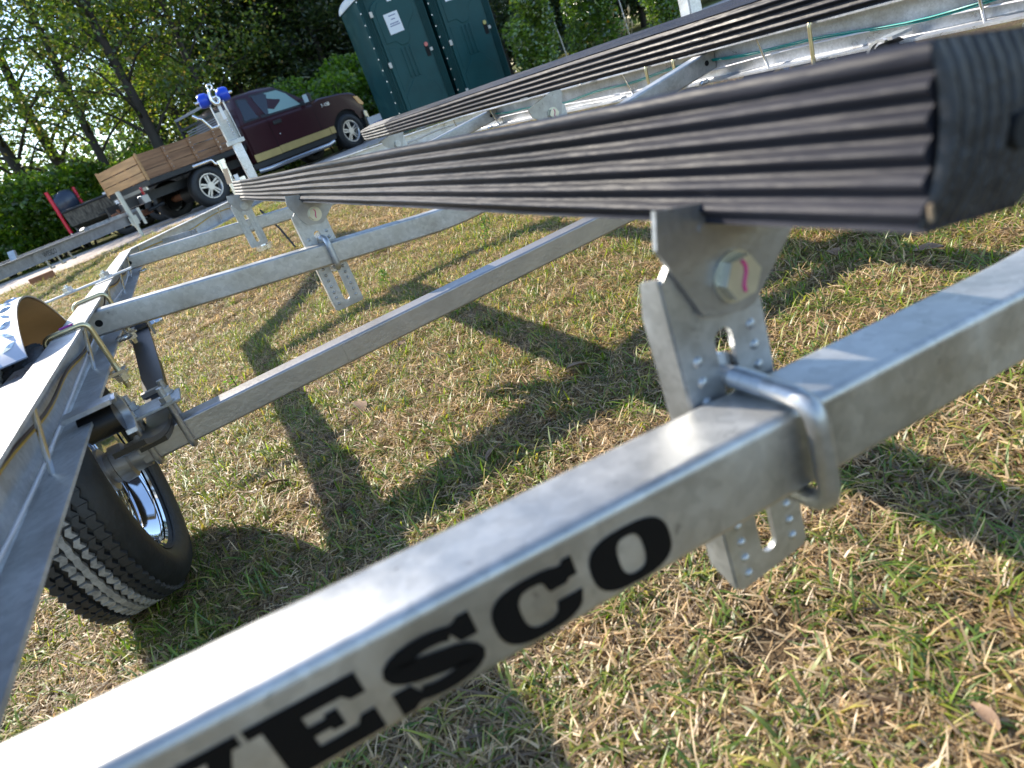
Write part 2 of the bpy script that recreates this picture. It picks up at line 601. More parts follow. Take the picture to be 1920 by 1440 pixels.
C1Y, C2Y, C3Y = -1.914, 0.0, 2.067
cm1, z1 = cross_member(C1Y, .122, .076, .0845, -.0255, .010)
cm2, z2 = cross_member(C2Y, .123, .060, .0762, 0, .008)
cm3, z3 = cross_member(C3Y, .0886, .058, .0762, 0, .008)
for cm, yy in ((cm2, C2Y), (cm3, C3Y)):
    for s in (-1, 1):
        sub(MB().cyl((s * 1.207, yy + .004, 0), (s * 1.207, yy - .0012, 0), .0105, 18), 'drain_hole', HOLE, cm, smooth=40)
        wb = MB()
        rr = random.Random(5)
        for k in range(9):
            x = s * (1.195 - k * .0035 - .012)
            wb.cyl((x - .006, yy - .004 - .003 * rr.random(), FB + .008), (x + .006, yy - .004 - .003 * rr.random(), FB + .010 + .005 * rr.random()), .006 + .003 * rr.random(), 8)
        sub(wb, 'weld_bead', BRIGHT, cm, smooth=60)

# black letters printed on the rear cross member
LET = {
    'E': [[(0, 0), (1, 0), (1, .36), (.86, .36), (.80, .24), (.44, .24), (.44, .42), (.60, .42), (.60, .36), (.72, .36), (.72, .64), (.60, .64), (.60, .58), (.44, .58), (.44, .76), (.80, .76), (.86, .66), (1, .66), (1, 1), (0, 1), (0, .84), (.12, .84), (.12, .16), (0, .16)]],
    'W': [[(-.62, 1), (-.05, 1), (-.05, .84), (-.14, .84), (.04, .42), (.18, .84), (.12, .84), (.12, 1), (.60, 1), (.60, .84), (.54, .84), (.68, .42), (.80, .84), (.62, .84), (.62, 1), (1.06, 1), (1.06, .84), (.99, .84), (.72, 0), (.44, 0), (.30, .44), (.16, 0), (-.14, 0), (-.48, .84), (-.62, .84)]],
}
def ellpts(cx, cz, rx, rz, a0, a1, n=14, p=0.72):
    o = []
    for k in range(n + 1):
        a = math.radians(lerp(a0, a1, k / n))
        ca, sa = math.cos(a), math.sin(a)
        o.append((cx + rx * math.copysign(abs(ca) ** p, ca), cz + rz * math.copysign(abs(sa) ** p, sa)))
    return o
out_o, in_o = ellpts(.5, .5, .5, .5, 90, 270), ellpts(.5, .5, .16, .34, 270, 90)
out_o2, in_o2 = ellpts(.5, .5, .5, .5, 270, 450), ellpts(.5, .5, .16, .34, 450, 270)
LET['O'] = [out_o + in_o, out_o2 + in_o2]
LET['C'] = [ellpts(.5, .5, .5, .5, 58, 270, 18) + ellpts(.5, .5, .5, .5, 270, 330, 6) + [(1.0, .40), (.70, .40)] + ellpts(.5, .5, .2, .34, 320, 62, 16)[0:] + [(.66, .62), (.86, .62), (.90, .68), (1.0, .68), (1.0, 1.0), (.9, 1.0), (.86, .94)]]
# S drawn as a thick stroke along a spine
def stroke(spine, w):
    L, Rr = [], []
    for i, p in enumerate(spine):
        a = spine[max(0, i - 1)]
        b = spine[min(len(spine) - 1, i + 1)]
        d = Vector((b[0] - a[0], b[1] - a[1])).normalized()
        ww = w[i]
        L.append((p[0] - d.y * ww, p[1] + d.x * ww))
        Rr.append((p[0] + d.y * ww, p[1] - d.x * ww))
    return L, Rr
def letter_mesh(ch, x0, wd, zb, ht, face_y, mb):
    fr = lambda x, z, d: (x0 + x * wd, face_y - d, z1(x0 + x * wd) + zb + z * ht)
    if ch == 'S':
        sp, ww = [], []
        for k in range(25):
            t = k / 24
            if t < .5:
                a = math.radians(lerp(40, 255, t / .5))
                sp.append((.5 + .32 * math.cos(a), .70 + .18 * math.sin(a)))
            else:
                a = math.radians(lerp(75, -140, (t - .5) / .5))
                sp.append((.5 + .32 * math.cos(a), .30 + .18 * math.sin(a)))
            ww.append(.105 + .075 * math.exp(-((t - .5) / .26) ** 2))
        L, Rr = stroke(sp, ww)
        n = len(sp)
        vs = [fr(x, z, .0006) for x, z in L] + [fr(x, z, .0006) for x, z in Rr]
        mb.add(vs, [(i, i + 1, n + i + 1, n + i) for i in range(n - 1)])
        mb.prism([(.80, .62), (.98, .62), (.98, 1.0), (.86, 1.0), (.80, .94), (.70, .9)], fr, .0, .0008)
        mb.prism([(.20, .38), (.02, .38), (.02, 0.0), (.14, 0.0), (.20, .06), (.30, .1)], fr, .0, .0008)
    else:
        for poly in LET[ch]:
            mb.prism(poly, fr, 0.0, .0007)
for ch, x0, wd in (('W', -1.0705, .078), ('E', -.984, .071), ('S', -.902, .072), ('C', -.820, .072), ('O', -.738, .074)):
    mb = MB()
    letter_mesh(ch, x0, wd, -.0330, .0535, C1Y - .0003, mb)
    sub(mb, 'letter', LETTER, cm1)

# axle, springs, hubs, wheels
AXY, AXZ, AH = -0.377, -0.293, 0.0345
axle = part(MB().sweep([[(x, AXY + a, AXZ + b) for a, b in rrect(2 * AH, 2 * AH, .007, 3)] for x in np.linspace(-1.235, 1.235, 12)]), 'axle', RAW, smooth=50, wn=True)
for s in (-1, 1):
    sub(MB().box((s * .58, AXY - AH - .0012, AXZ), (.14, .002, .05)), 'axle_sticker', RAW, axle)
def spring(s):
    xc = s * 1.158
    hw = .031
    pts = []
    for k in range(21):
        t = k / 20
        y = lerp(.31, -.86, t)
        u = (y - AXY) / (.69 if y > AXY else .58)
        z = -.242 + .135 * abs(u) ** 1.6
        pts.append((y, z))
    rings = []
    for i, (y, z) in enumerate(pts):
        rings.append([(xc - hw, y, z - .006), (xc + hw, y, z - .006), (xc + hw, y, z + .006), (xc - hw, y, z + .006)])
    sp = part(MB().sweep(rings), 'leaf_spring', BLACK_PAINT, smooth=50)
    rings = []
    for i, (y, z) in enumerate(pts[4:17]):
        rings.append([(xc - hw, y, z - .020), (xc + hw, y, z - .020), (xc + hw, y, z - .0075), (xc - hw, y, z - .0075)])
    sub(MB().sweep(rings), 'spring_leaf', BLACK_PAINT, sp, smooth=50)
    sub(MB().cyl((xc - hw, .315, -.105), (xc + hw, .315, -.105), .022, 16), 'spring_eye', BLACK_PAINT, sp, smooth=40)
    sub(MB().box((xc, -.17, -.222), (2 * hw + .008, .022, .034)), 'spring_clip', RAW, sp)
    # front hanger and bolt
    for q in (-1, 1):
        ho = part(MB().box((xc + q * (hw + .008), .315, -.100), (.007, .056, .075)), 'spring_hanger', GALV_DULL)
    bm_ = MB()
    hex_prism(bm_, (xc - s * (hw + .012), .315, -.105), (-s, 0, 0), .017, .012)
    bm_.cyl((xc - s * (hw + .02), .315, -.105), (xc - s * (hw + .052), .315, -.105), .009, 12)
    hex_prism(bm_, (xc - s * (hw + .028), .315, -.105), (-s, 0, 0), .018, .014)
    sub(bm_, 'hanger_bolt', BRIGHT, ho, smooth=30)
    # rear slipper hook
    hk = []
    for k in range(13):
        a = math.radians(lerp(100, -110, k / 12))
        hk.append((xc - s * .012, -.90 + .055 * math.cos(a) * -1, -.125 + .05 * math.sin(a)))
    rings = []
    for k in range(15):
        a = math.radians(lerp(120, -100, k / 14))
        rings.append([(xc + q * .010 - s * .012, -.80 + r * math.cos(a), -.085 + r * math.sin(a)) for q, r in ((-1, .044), (1, .044), (1, .035), (-1, .035))])
    part(MB().sweep(rings), 'slipper_hook', GALV_BRIGHT, smooth=50)
    part(MB().box((xc + s * .03, -.815, -.046), (.09, .05, .009)), 'hook_plate', GALV_BRIGHT)
    part(MB().cyl((xc - s * .006, -.80, -.087), (xc + s * .06, -.80, -.087), .030, 16), 'hook_bushing', BLACK_PAINT, smooth=40)
    # tie plate and axle u bolts
    tp = part(MB().box((xc - s * .006, AXY, -.202), (.145, .105, .009)), 'tie_plate', GALV_DULL, bevel=.002)
    for q in (-1, 1):
        x = xc + q * .046
        path = round_path([(x, AXY - .042, -.165), (x, AXY - .042, AXZ - AH - .008), (x, AXY + .042, AXZ - AH - .008), (x, AXY + .042, -.165)], .02, 5)
        ub = part(MB().tube(path, .0082, 10), 'axle_u_bolt', RAW, smooth=60)
        for y in (AXY - .042, AXY + .042):
            nm = MB()
            nm.cyl((x, y, -.1965), (x, y, -.193), .0185, 16)
            hex_prism(nm, (x, y, -.193), (0, 0, 1), .0155, .014)
            nm.cyl((x, y, -.18), (x, y, -.155), .0085, 10)
            sub(nm, 'nut', GALV_DULL, ub, smooth=30)
spring(-1)
spring(1)

WCY, WCZ = -0.372, -0.302
def wheel(s):
    e = empty('wheel', (0, 0, Z0))
    e.parent = TR
    ax = lambda x, r, a: (s * x, WCY + r * math.cos(a), WCZ + r * math.sin(a))
    RO = .363
    # carcass (axial x is measured outwards from the trailer's centre)
    prof = [(1.322, .236), (1.303, .244), (1.285, .262), (1.269, .292), (1.272, .322), (1.286, .339), (1.302, .349), (1.318, RO - .012), (1.345, RO - .011), (1.385, RO - .010), (1.425, RO - .011), (1.452, RO - .012), (1.466, .347), (1.480, .33), (1.488, .30), (1.484, .265), (1.466, .244), (1.45, .236)]
    ty = MB().lathe(prof, 72, ax)
    # fine rings on the side wall
    t = sub(ty, 'tyre', RUBBER, e, smooth=40)
    for rad in (.256, .266, .305):
        sub(MB().lathe([(1.2895 - (rad - .256) * .23, rad - .003), (1.2860 - (rad - .256) * .23, rad), (1.2895 - (rad - .256) * .23, rad + .003)], 72, ax), 'side_wall_ring', RUBBER, t, smooth=50)
    NB = 74
    def rib(x0, x1, zig, gap, m, nm, rtop=RO, phase=0.0):
        mb = MB()
        for k in range(NB):
            a0 = 2 * math.pi * (k + phase) / NB
            a1 = 2 * math.pi * (k + phase + 1 - gap) / NB
            am = (a0 + a1) / 2
            if gap == 0 and zig == 0: pass
            ring = [(x0, a0), (x0 + zig, am), (x0, a1), (x1 - zig * .2, a1), (x1 + zig * .8, am), (x1 - zig * .2, a0)]
            top = [ax(x, rtop, a) for x, a in ring]
            bot = [ax(x, rtop - .016, a) for x, a in ring]
            mb.add(top + bot, [(0, 1, 2, 3, 4, 5), (0, 6, 7, 1), (1, 7, 8, 2), (2, 8, 9, 3), (3, 9, 10, 4), (4, 10, 11, 5), (5, 11, 6, 0)])
        o = sub(mb, nm, m, e)
        o['kind'] = 'stuff'
        return o
    rib(1.308, 1.331, .008, .05, TREAD, 'shoulder_tread', RO - .003)
    rib(1.3335, 1.350, .009, .05, TREAD, 'shoulder_tread', RO - .001, .5)
    rib(1.358, 1.373, .007, .22, DUSTY, 'tread_block', RO)
    rib(1.382, 1.397, .003, .02, DUSTY, 'tread_block', RO + .0005, .3)
    rib(1.406, 1.421, -.007, .22, DUSTY, 'tread_block', RO, .5)
    rib(1.429, 1.446, .006, .20, TREAD, 'shoulder_tread', RO - .001)
    rib(1.448, 1.468, .007, .16, TREAD, 'shoulder_tread', RO - .004, .5)
    # rim: deep polished barrel
    rp = [(1.303, .236), (1.298, .242), (1.302, .246), (1.309, .236), (1.318, .228), (1.330, .223), (1.345, .208), (1.362, .202), (1.378, .202), (1.392, .185), (1.400, .150), (1.405, .08), (1.402, .03), (1.402, .0)]
    rm = sub(MB().lathe(rp, 64, ax), 'rim', CHROME, e, smooth=50)
    hb = MB().lathe([(1.225, .0), (1.225, .040), (1.262, .040), (1.268, .050), (1.300, .052), (1.304, .044), (1.318, .043), (1.322, .060), (1.398, .062)], 28, ax)
    sub(hb, 'hub', RAW, e, smooth=40)
    sub(MB().box((s * 1.2755, WCY - .17, WCZ + .205), (.004, .018, .010)), 'dot_sticker', mat('orange dot', (.5, .06, .02), .5), e)
    return e
wheel(-1)
wheel(1)

# fenders of tread plate
STRAW_REFL = mat('fender inside with straw reflection colour', (.34, .235, .13), .42, .55, .15, 6)  # straw reflected in the shaded fender inside, put into the base colour
def fender(s):
    FY, FZ, FR = -0.335, -0.277, 0.440
    x0, x1 = 1.268, 1.535
    rings = []
    for k in range(49):
        a = math.radians(lerp(40, 129, k / 48))
        y, z = FY + FR * math.cos(a), FZ + FR * math.sin(a)
        yi, zi = FY + (FR - .004) * math.cos(a), FZ + (FR - .004) * math.sin(a)
        rings.append([(s * x0, yi, zi), (s * x0, y, z), (s * (x1 - .02), y, z), (s * x1, FY + (FR - .02) * math.cos(a), FZ + (FR - .02) * math.sin(a)), (s * (x1 - .004), FY + (FR - .022) * math.cos(a), FZ + (FR - .022) * math.sin(a)), (s * (x1 - .022), yi, zi)])
    f = part(MB().sweep(rings), 'fender', TIN, smooth=40)
    # outer skirt
    out = [(FY + (FR - .018) * math.cos(math.radians(a)), FZ + (FR - .018) * math.sin(math.radians(a))) for a in list(range(40, 128, 4)) + [129]]
    sk = out + [(FY - .27, FZ + .16), (FY + .335, FZ + .16)]
    sub(MB().prism(sk, lambda y, z, d: (s * (x1 - d), y, z), 0.0005, .0035), 'skirt', STRAW_REFL, f)
    dm = MB()
    for i in range(40):
        for j in range(8):
            a = math.radians(42 + i * 5.4 + (2.7 if j % 2 else 0))
            if a > math.radians(127): continue
            xx = x0 + .026 + j * .040
            if xx > x1 - .03: continue
            # lozenge lying alternately across and along
            ta = math.radians(38 if (i + j) % 2 else -38)
            ln, wd = .019, .0062
            pts = []
            for u, v, hgt in ((-ln, 0, 0), (0, -wd, 0), (ln, 0, 0), (0, wd, 0), (-ln * .3, 0, .0058), (ln * .3, 0, .0058)):
                xu = u * math.cos(ta) - v * math.sin(ta)
                yv = u * math.sin(ta) + v * math.cos(ta)
                aa = a + yv / FR
                r = FR + hgt - .0003
                pts.append((s * (xx + xu), FY + r * math.cos(aa), FZ + r * math.sin(aa)))
            dm.add(pts, [(0, 1, 4), (1, 5, 4), (1, 2, 5), (2, 3, 5), (3, 4, 5), (3, 0, 4)])
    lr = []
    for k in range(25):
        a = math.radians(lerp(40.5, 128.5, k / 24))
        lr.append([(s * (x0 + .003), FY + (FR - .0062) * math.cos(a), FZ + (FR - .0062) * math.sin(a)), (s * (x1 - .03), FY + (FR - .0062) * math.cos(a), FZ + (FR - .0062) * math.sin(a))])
    sub(MB().sweep(lr, closed_profile=False, caps=False), 'straw_reflection_sheet', STRAW_REFL, f, smooth=60)  # added sheet under the arch, carries the painted brown reflection
    d = sub(dm, 'tread_pattern', TIN, f)
    d['kind'] = 'stuff'
    # front flat bar with two nuts, rear angle
    fb = part(MB().box((s * 1.335, .80, FT + .0085), (.445, .044, .0075)), 'fender_bracket', GALV_BRIGHT, bevel=.0015)
    for x, y in ((1.212, .80), (1.352, .80)):
        nm = MB()
        nm.cyl((s * x, y, FT + .0125), (s * x, y, FT + .0155), .024, 18)
        hex_prism(nm, (s * x, y, FT + .0155), (0, 0, 1), .019, .016)
        nm.cyl((s * x, y, FT + .031), (s * x, y, FT + .040), .0085, 10)
        sub(nm, 'nut', BRIGHT, fb, smooth=30)
    ra = MB()
    ra.box((s * 1.302, -.66, .030), (.062, .86, .006))
    ra.box((s * 1.331, -.66, -.012), (.006, .86, .078))
    rb = part(ra, 'fender_angle', GALV_BRIGHT)
    nm = MB()
    hex_prism(nm, (s * 1.3275, -.66, -.02), (-s, 0, 0), .016, .012)
    nm.cyl((s * 1.325, -.66, -.02), (s * 1.29, -.66, -.02), .008, 10)
    sub(nm, 'bolt', BRIGHT, rb, smooth=30)
fender(-1)
fender(1)

# yellow zinc u bolts round the rails
def rail_u_bolt(s, y):
    xi, xo = 1.176, 1.280
    path = round_path([(s * xi, y, -.132), (s * xi, y, FT + .0075), (s * xo, y, FT + .0075), (s * xo, y, -.132)], .022, 6)
    u = part(MB().tube(path, .0068, 12), 'rail_u_bolt', ZINC, smooth=60)
    th = MB()
    for k in range(14):
        z = -.062 - k * .0042
        th.tube([(s * xi, y, z), (s * xi, y, z - .0021), (s * xi, y, z - .0042)], [.0070, .0079, .0070], 10, caps=False)
    sub(th, 'thread', ZINC, u, smooth=60)
    nm = MB()
    nm.box((s * 1.205, y, FB - .010), (.095, .04, .008))
    for x in (xi, xo):
        nm.cyl((s * x, y, -.094), (s * x, y, -.090), .022, 18)
        hex_prism(nm, (s * x, y, -.094), (0, 0, -1), .0165, .017)
    sub(nm, 'washer_and_nut', BRIGHT, u, smooth=30)
for s, ys in ((-1, (-.362, .225)), (1, (-.53, .16, .345, -1.2))):
    for y in ys:
        rail_u_bolt(s, y)
um = part(MB().tube([(-1.205, -.362, FT + .0152), (-1.222, -.362, FT + .0152), (-1.236, -.362, FT + .0150)], .0035, 8), 'paint_mark', mat('purple paint mark', (.35, .04, .30), .5))

gp = part(MB().box((1.325, .16, .50), (.066, .066, 1.10)), 'guide_post', GALV_BRIGHT, bevel=.006)
sub(MB().box((1.325, .16, -.06), (.10, .10, .02)), 'post_foot', GALV_BRIGHT, gp)

# bunk brackets
def bracket(s, yb, front, xc, zt, zb, zm, hexed=True, tilt=12, dense=False):
    """slotted vertical bracket; front: y of the plate's camera side"""
    hw = .051
    sw = .0105
    st, sb = zt - .078, zb + .024
    t = .006
    mb = MB()
    fr = lambda x, z, d: (xc + x, front + d, z)
    arc_t = [(sw * math.cos(math.radians(a)), st - sw + sw * math.sin(math.radians(a))) for a in range(0, 91, 15)]
    arc_b = [(sw * math.cos(math.radians(a)), sb + sw + sw * math.sin(math.radians(a))) for a in range(-90, 1, 15)]
    rightp = [(0, zb), (hw - .006, zb), (hw, zb + .006), (hw, zt - .012), (hw - .012, zt), (0, zt)] + [p for p in reversed(arc_t)] + [p for p in reversed(arc_b)]
    leftp = [(-x, z) for x, z in rightp]
    mb.prism(rightp, fr, 0, t)
    mb.prism(leftp, fr, 0, t)
    b = part(mb, 'bunk_bracket', GALV_DULL, smooth=30)
    fl = MB()
    for q in (-1, 1):
        px = [(0.0005, zb + .004), (.034, zb + .02), (.036, zt - .05), (.026, zt - .014), (0.0005, zt - .008)]
        fl.prism(px, lambda y, z, d, q=q: (xc + q * (hw - d + .0018), front + .002 + y, z), 0, .0055)
    sub(fl, 'flange', GALV_DULL, b, smooth=30)
    dots = MB()
    step = .0095 if dense else .0215
    z = zt - (.04 if dense else .09)
    while z > zb + .02:
        for q in (-1, 1):
            c = Vector((xc + q * .0335, front, z + (0 if q > 0 else -.006)))
            r = .0032 if dense else .0058
            dots.tube([c + Vector((0, .001, 0)), c + Vector((0, -r * .35, 0)), c + Vector((0, -r * .62, 0))], [r, r * .8, r * .3], 10)
        z -= step
    sub(dots, 'dimple', GALV_DULL, b, smooth=60)
    # pivoting plate under the bunk
    ang = math.radians(tilt) * s
    bx, bz = xc + s * -.016, zm
    def rot(x, z): return (x * math.cos(ang) - z * math.sin(ang), x * math.sin(ang) + z * math.cos(ang))
    poly = [(-.078, .066), (-.078, .034), (-.030, -.030), (-.018, -.034), (.018, -.034), (.030, -.030), (.078, .034), (.078, .066)]
    pp = MB()
    fr2 = lambda x, z, d: (bx + rot(x, z)[0], front - .0012 - d, bz + rot(x, z)[1])
    pp.prism(poly, fr2, 0, .0052)
    pp.box((s * .457, front + .030, .0845 if s < 0 else .130), (.09, .060, .005))
    pl = part(pp, 'bunk_plate', PLATE, smooth=30)
    bh = MB()
    h0 = front - .0066
    bh.cyl((bx + .004, h0, bz - .002), (bx + .004, h0 - .002, bz - .002), .0235, 22)
    bh.cyl((bx + .004, h0 - .002, bz - .002), (bx + .004, h0 - .0125, bz - .002), .0205, 6)
    bo = sub(bh, 'pivot_bolt', GALV_DULL if dense else BOLT_HEAD, pl, smooth=25)
    pk = MB()
    pk.tube([(bx + .0045 + .003 * math.sin(k * 1.1), h0 - .0130, bz + .014 - k * .0056) for k in range(6)], .0016, 6)
    if not dense: sub(pk, 'paint_mark', PINK, pl)
    rv = MB()
    for x, z in ((-.03, .045), (-.012, .05), (.042, .052)):
        q = rot(x, z)
        rv.cyl((bx + q[0], h0 + .0006, bz + q[1]), (bx + q[0], h0 - .0012, bz + q[1]), .0042, 12)
    sub(rv, 'rivet', PLATE, pl, smooth=40)
    return b

def beam_u_bolt(s, xc, yface, ytop, cmz, h, wd):
    """u bolt that clamps the bracket to a cross member"""
    zt = cmz + h / 2 + .0125
    zb = cmz - h / 2 - .0125
    r = .0098
    path = round_path([(xc, ytop + .035, zt), (xc, yface - .018, zt), (xc, yface - .018, zb), (xc, ytop + .035, zb)], .026, 7)
    u = part(MB().tube(path, r, 14), 'beam_u_bolt', GALV_DULL, smooth=60)
    th = MB()
    y = ytop - .006
    while y > ytop - wd * .55:
        th.tube([(xc, y, zt), (xc, y - .0016, zt), (xc, y - .0032, zt)], [r, r + .0011, r], 14, caps=False)
        y -= .0032
    sub(th, 'thread', GALV_DULL, u, smooth=60)
    for z in (zt, zb):
        nm = MB()
        nm.cyl((xc, ytop + .008, z), (xc, ytop + .011, z), .021, 16)
        hex_prism(nm, (xc, ytop + .011, z), (0, 1, 0), .018, .014)
        sub(nm, 'nut', BRIGHT, u, smooth=30)
for s in (-1, 1):
    xb = s * .5085
    bracket(s, C1Y, C1Y + .0775, xb, .070, -.300, .037, tilt=14)
    beam_u_bolt(s, xb + s * .003, C1Y, C1Y + .0775, z1(xb), .0845, .076)
    bracket(s, C2Y, C2Y + .0615, xb - s * .005, .070, -.285, .046, tilt=14)
    beam_u_bolt(s, xb - s * .012, C2Y, C2Y + .0615, z2(xb), .0762, .06)
    bracket(s, C3Y, C3Y - .0075, xb + s * .018, .085, -.185, .058, tilt=12, dense=True)
    for z in (.02, -.075):
        part(MB().cyl((xb + s * .018, C3Y - .008, z), (xb + s * .018, C3Y - .020, z), .013, 4), 'carriage_bolt', GALV_DULL)

# bunks: square boards wrapped in ribbed black plastic
def bunk(s, w, h, cx, cz, tilt):
    t = math.radians(tilt)
    inn = Vector((-s * math.cos(t), 0, -math.sin(t)))
    up = Vector((-s * math.sin(t), 0, math.cos(t)))
    prof = []
    # top: fine ribs
    nt = 14
    for k in range(nt):
        x = lerp(-w / 2 + .004, w / 2 - .004, k / nt)
        dx = (w - .008) / nt
        prof += [(x, h / 2 - .0020), (x + dx * .28, h / 2), (x + dx * .72, h / 2)]
    # sides and bottom: broad ribs
    ns = 6 if s < 0 else 4
    for k in range(ns):
        z = lerp(h / 2 - .003, -h / 2 + .003, k / ns)
        dz = (h - .006) / ns
        prof += [(w / 2 - .0072, z - dz * .03), (w / 2 - .0050, z - dz * .16), (w / 2 - .0018, z - dz * .34), (w / 2 - .0002, z - dz * .46), (w / 2 - .0002, z - dz * .54), (w / 2 - .0022, z - dz * .66), (w / 2 - .0060, z - dz * .84), (w / 2 - .0072, z - dz * .97)]
    prof += [(w / 2 - .006, -h / 2), (-w / 2 + .006, -h / 2)]
    ns2 = 5 if s < 0 else ns
    hh_ = h / 2 - (.0165 if s < 0 else .003)
    for k in range(ns2):
        z = lerp(-h / 2 + .003, hh_, k / ns2)
        dz = (hh_ + h / 2 - .003) / ns2
        prof += [(-w / 2 + .0072, z + dz * .03), (-w / 2 + .0060, z + dz * .16), (-w / 2 + .0022, z + dz * .34), (-w / 2 + .0002, z + dz * .46), (-w / 2 + .0002, z + dz * .54), (-w / 2 + .0018, z + dz * .66), (-w / 2 + .0050, z + dz * .84), (-w / 2 + .0072, z + dz * .97)]
    if s < 0: prof += [(-w / 2 + .0072, hh_ + .0004), (-w / 2 + .003, hh_ + .003), (-w / 2 + .0006, hh_ + .006), (-w / 2 + .0012, h / 2 - .004)]
    rr = random.Random(17 + s)
    ph = [rr.uniform(0, 6.28) for _ in range(6)]
    def ring(y, k=1.0, amp=1.0):
        o = Vector((cx, y, cz))
        wob = amp * (.0012 * math.sin(y * 2.2 + ph[0]) + .0004 * math.sin(y * 7 + ph[1]))
        return [o + inn * (a * k * (1 + .005 * math.sin(y * 3 + ph[2]) * amp)) + up * (b * (0.3 * k + .7 if k < 1 else 1) + wob) for a, b in prof]
    ys = np.linspace(-2.030, 1.86, 60)
    b = part(MB().sweep([ring(y) for y in ys]), 'bunk', BUNK, smooth=60)
    ys2 = [1.80, 1.84, 1.95, 2.05, 2.15, 2.25, 2.33, 2.39, 2.43, 2.455]
    ks = [1.0, 1.018, 1.016, 1.012, 1.008, 1.0, .92, .78, .58, .30]
    sub(MB().sweep([ring(y, k, 1.0) for y, k in zip(ys2, ks)]), 'end_wrap', BUNK_END, b, smooth=70)
    # rear end: the ribbed skin folded down over the board's end
    nx, nz = 97, 9
    vs, fs = [], []
    for j in range(nz):
        v = j / (nz - 1)
        for i in range(nx):
            u = i / (nx - 1)
            rib = abs(math.sin(math.pi * u * 9)) ** .7
            bow = .006 * math.sin(math.pi * v) ** .6
            y = -2.028 - bow - .0080 * rib * (0.35 + .65 * math.sin(math.pi * min(1, v * 1.0 + .02)))
            p = Vector((cx, y, cz)) + inn * ((u - .5) * (w - .002) + .006 * math.sin(math.pi * v)) + up * ((.5 - v) * (h - .004))
            vs.append(p)
    for j in range(nz - 1):
        for i in range(nx - 1):
            fs.append((j * nx + i, j * nx + i + 1, (j + 1) * nx + i + 1, (j + 1) * nx + i))
    ef = sub(MB().add(vs, fs), 'end_flap', FLAP, b, smooth=60)
    c = Vector((cx, -2.0445, cz)) + inn * .020 + up * -.004
    sub(MB().cyl(c, c + Vector((0, .02, 0)), .0115, 20), 'bolt_hole', HOLE, ef, smooth=40)
    c = Vector((cx, -2.034, cz)) - inn * (w / 2 - .004) + up * (-h / 2 + .012)
    sub(MB().box(c, (.003, .002, .010)), 'board_end', WOOD_OLD, b)
    return b
bunk(-1, .104, .106, -.4505, .1345, 12)
bunk(1, .108, .074, .4560, .172, 9)

# tongue: coupler, winch post and stand, jack
cp = MB()
cp.box((0, 4.66, -.012), (.11, .22, .10))
cp.tube([(0, 4.74, -.02), (0, 4.80, -.018), (0, 4.86, -.02), (0, 4.90, -.03)], [.045, .05, .05, .035], 14)
part(cp, 'coupler', BRIGHT, smooth=40)
WX, WY = -.118, 4.47
wp = part(MB().box((WX, WY, .225), (.078, .09, .52)), 'winch_post', GALV_BRIGHT, bevel=.006)
ws = MB()
for q in (-1, 1):
    poly = [(-.05, .45), (.05, .45), (.055, .60), (.03, .86), (-.03, .86), (-.05, .62)]
    ws.prism(poly, lambda y, z, d, q=q: (WX + q * (.056 + d), WY + y, z), 0, .006)
ws.box((WX, WY + .045, .60), (.112, .006, .26))
ws.box((WX, WY - .01, .462), (.150, .12, .034))
st = part(ws, 'winch_stand', GALV_DULL)
for q in (-1, 1):
    rl = []
    for k in range(9):
        t = k / 8
        rl.append((WX + q * (.032 + .100 * t), WY, .845))
    sub(MB().tube(rl, [.036, .048, .056, .060, .060, .060, .060, .056, .046], 20), 'bow_roller', BLUE_ROLLER, st, smooth=50)
sub(MB().cyl((WX - .165, WY, .845), (WX + .165, WY, .845), .012, 12), 'roller_shaft', BRIGHT, st, smooth=40)
hkp = [(WX - .004, WY - .062, .905), (WX - .018, WY - .062, .895), (WX - .03, WY - .062, .862), (WX - .034, WY - .062, .825), (WX - .018, WY - .062, .792), (WX + .006, WY - .062, .782), (WX + .026, WY - .062, .795), (WX + .032, WY - .062, .825), (WX + .016, WY - .062, .85)]
hk = MB().tube(hkp, [.012, .014, .014, .015, .017, .017, .015, .012, .008], 10)
rg = []
for k in range(17):
    a = 2 * math.pi * k / 16
    rg.append((WX + .002 + .021 * math.cos(a), WY - .062, .925 + .021 * math.sin(a)))
hk.tube(rg, .0085, 8)
sub(hk, 'snap_hook', BRIGHT, st, smooth=60)
sub(MB().box((WX + .004, WY - .055, .72), (.028, .004, .13)), 'winch_strap', WHITE, st)
ch = MB()
for k in range(7):
    z = .66 - k * .022
    a = k * math.pi / 2
    lk = [(WX + .012 + .008 * math.cos(t) * math.cos(a), WY - .052 + .008 * math.cos(t) * math.sin(a), z + .013 * math.sin(t)) for t in np.linspace(0, 2 * math.pi, 9)]
    ch.tube(lk, .0026, 6)
sub(ch, 'chain', BRIGHT, st, smooth=60)
cr = MB().tube(round_path([(WX - .06, WY, .625), (WX - .13, WY, .625), (WX - .175, WY - .01, .72), (WX - .20, WY - .01, .73)], .012, 4), .011, 10)
cr.cyl((WX - .20, WY - .01, .73), (WX - .235, WY - .01, .765), .014, 12)
sub(cr, 'winch_crank', BRIGHT, st, smooth=50)
JX, JY = -.322, 4.30
jk = MB()
jk.cyl((JX, JY, .02), (JX, JY, .335), .030, 18)
jk.cyl((JX, JY, .335), (JX, JY, .365), .037, 18)
jk.cyl((JX, JY, -.42), (JX, JY, .03), .022, 16)
jk.cyl((JX, JY, -.46), (JX, JY, -.42), .075, 18)
jk.box((JX + .07, JY, .10), (.11, .012, .16))
jo = part(jk, 'tongue_jack', BRIGHT, smooth=40)
jc = MB().tube(round_path([(JX, JY, .345), (JX - .05, JY, .345), (JX - .065, JY, .39), (JX - .10, JY, .39)], .012, 4), .009, 10)
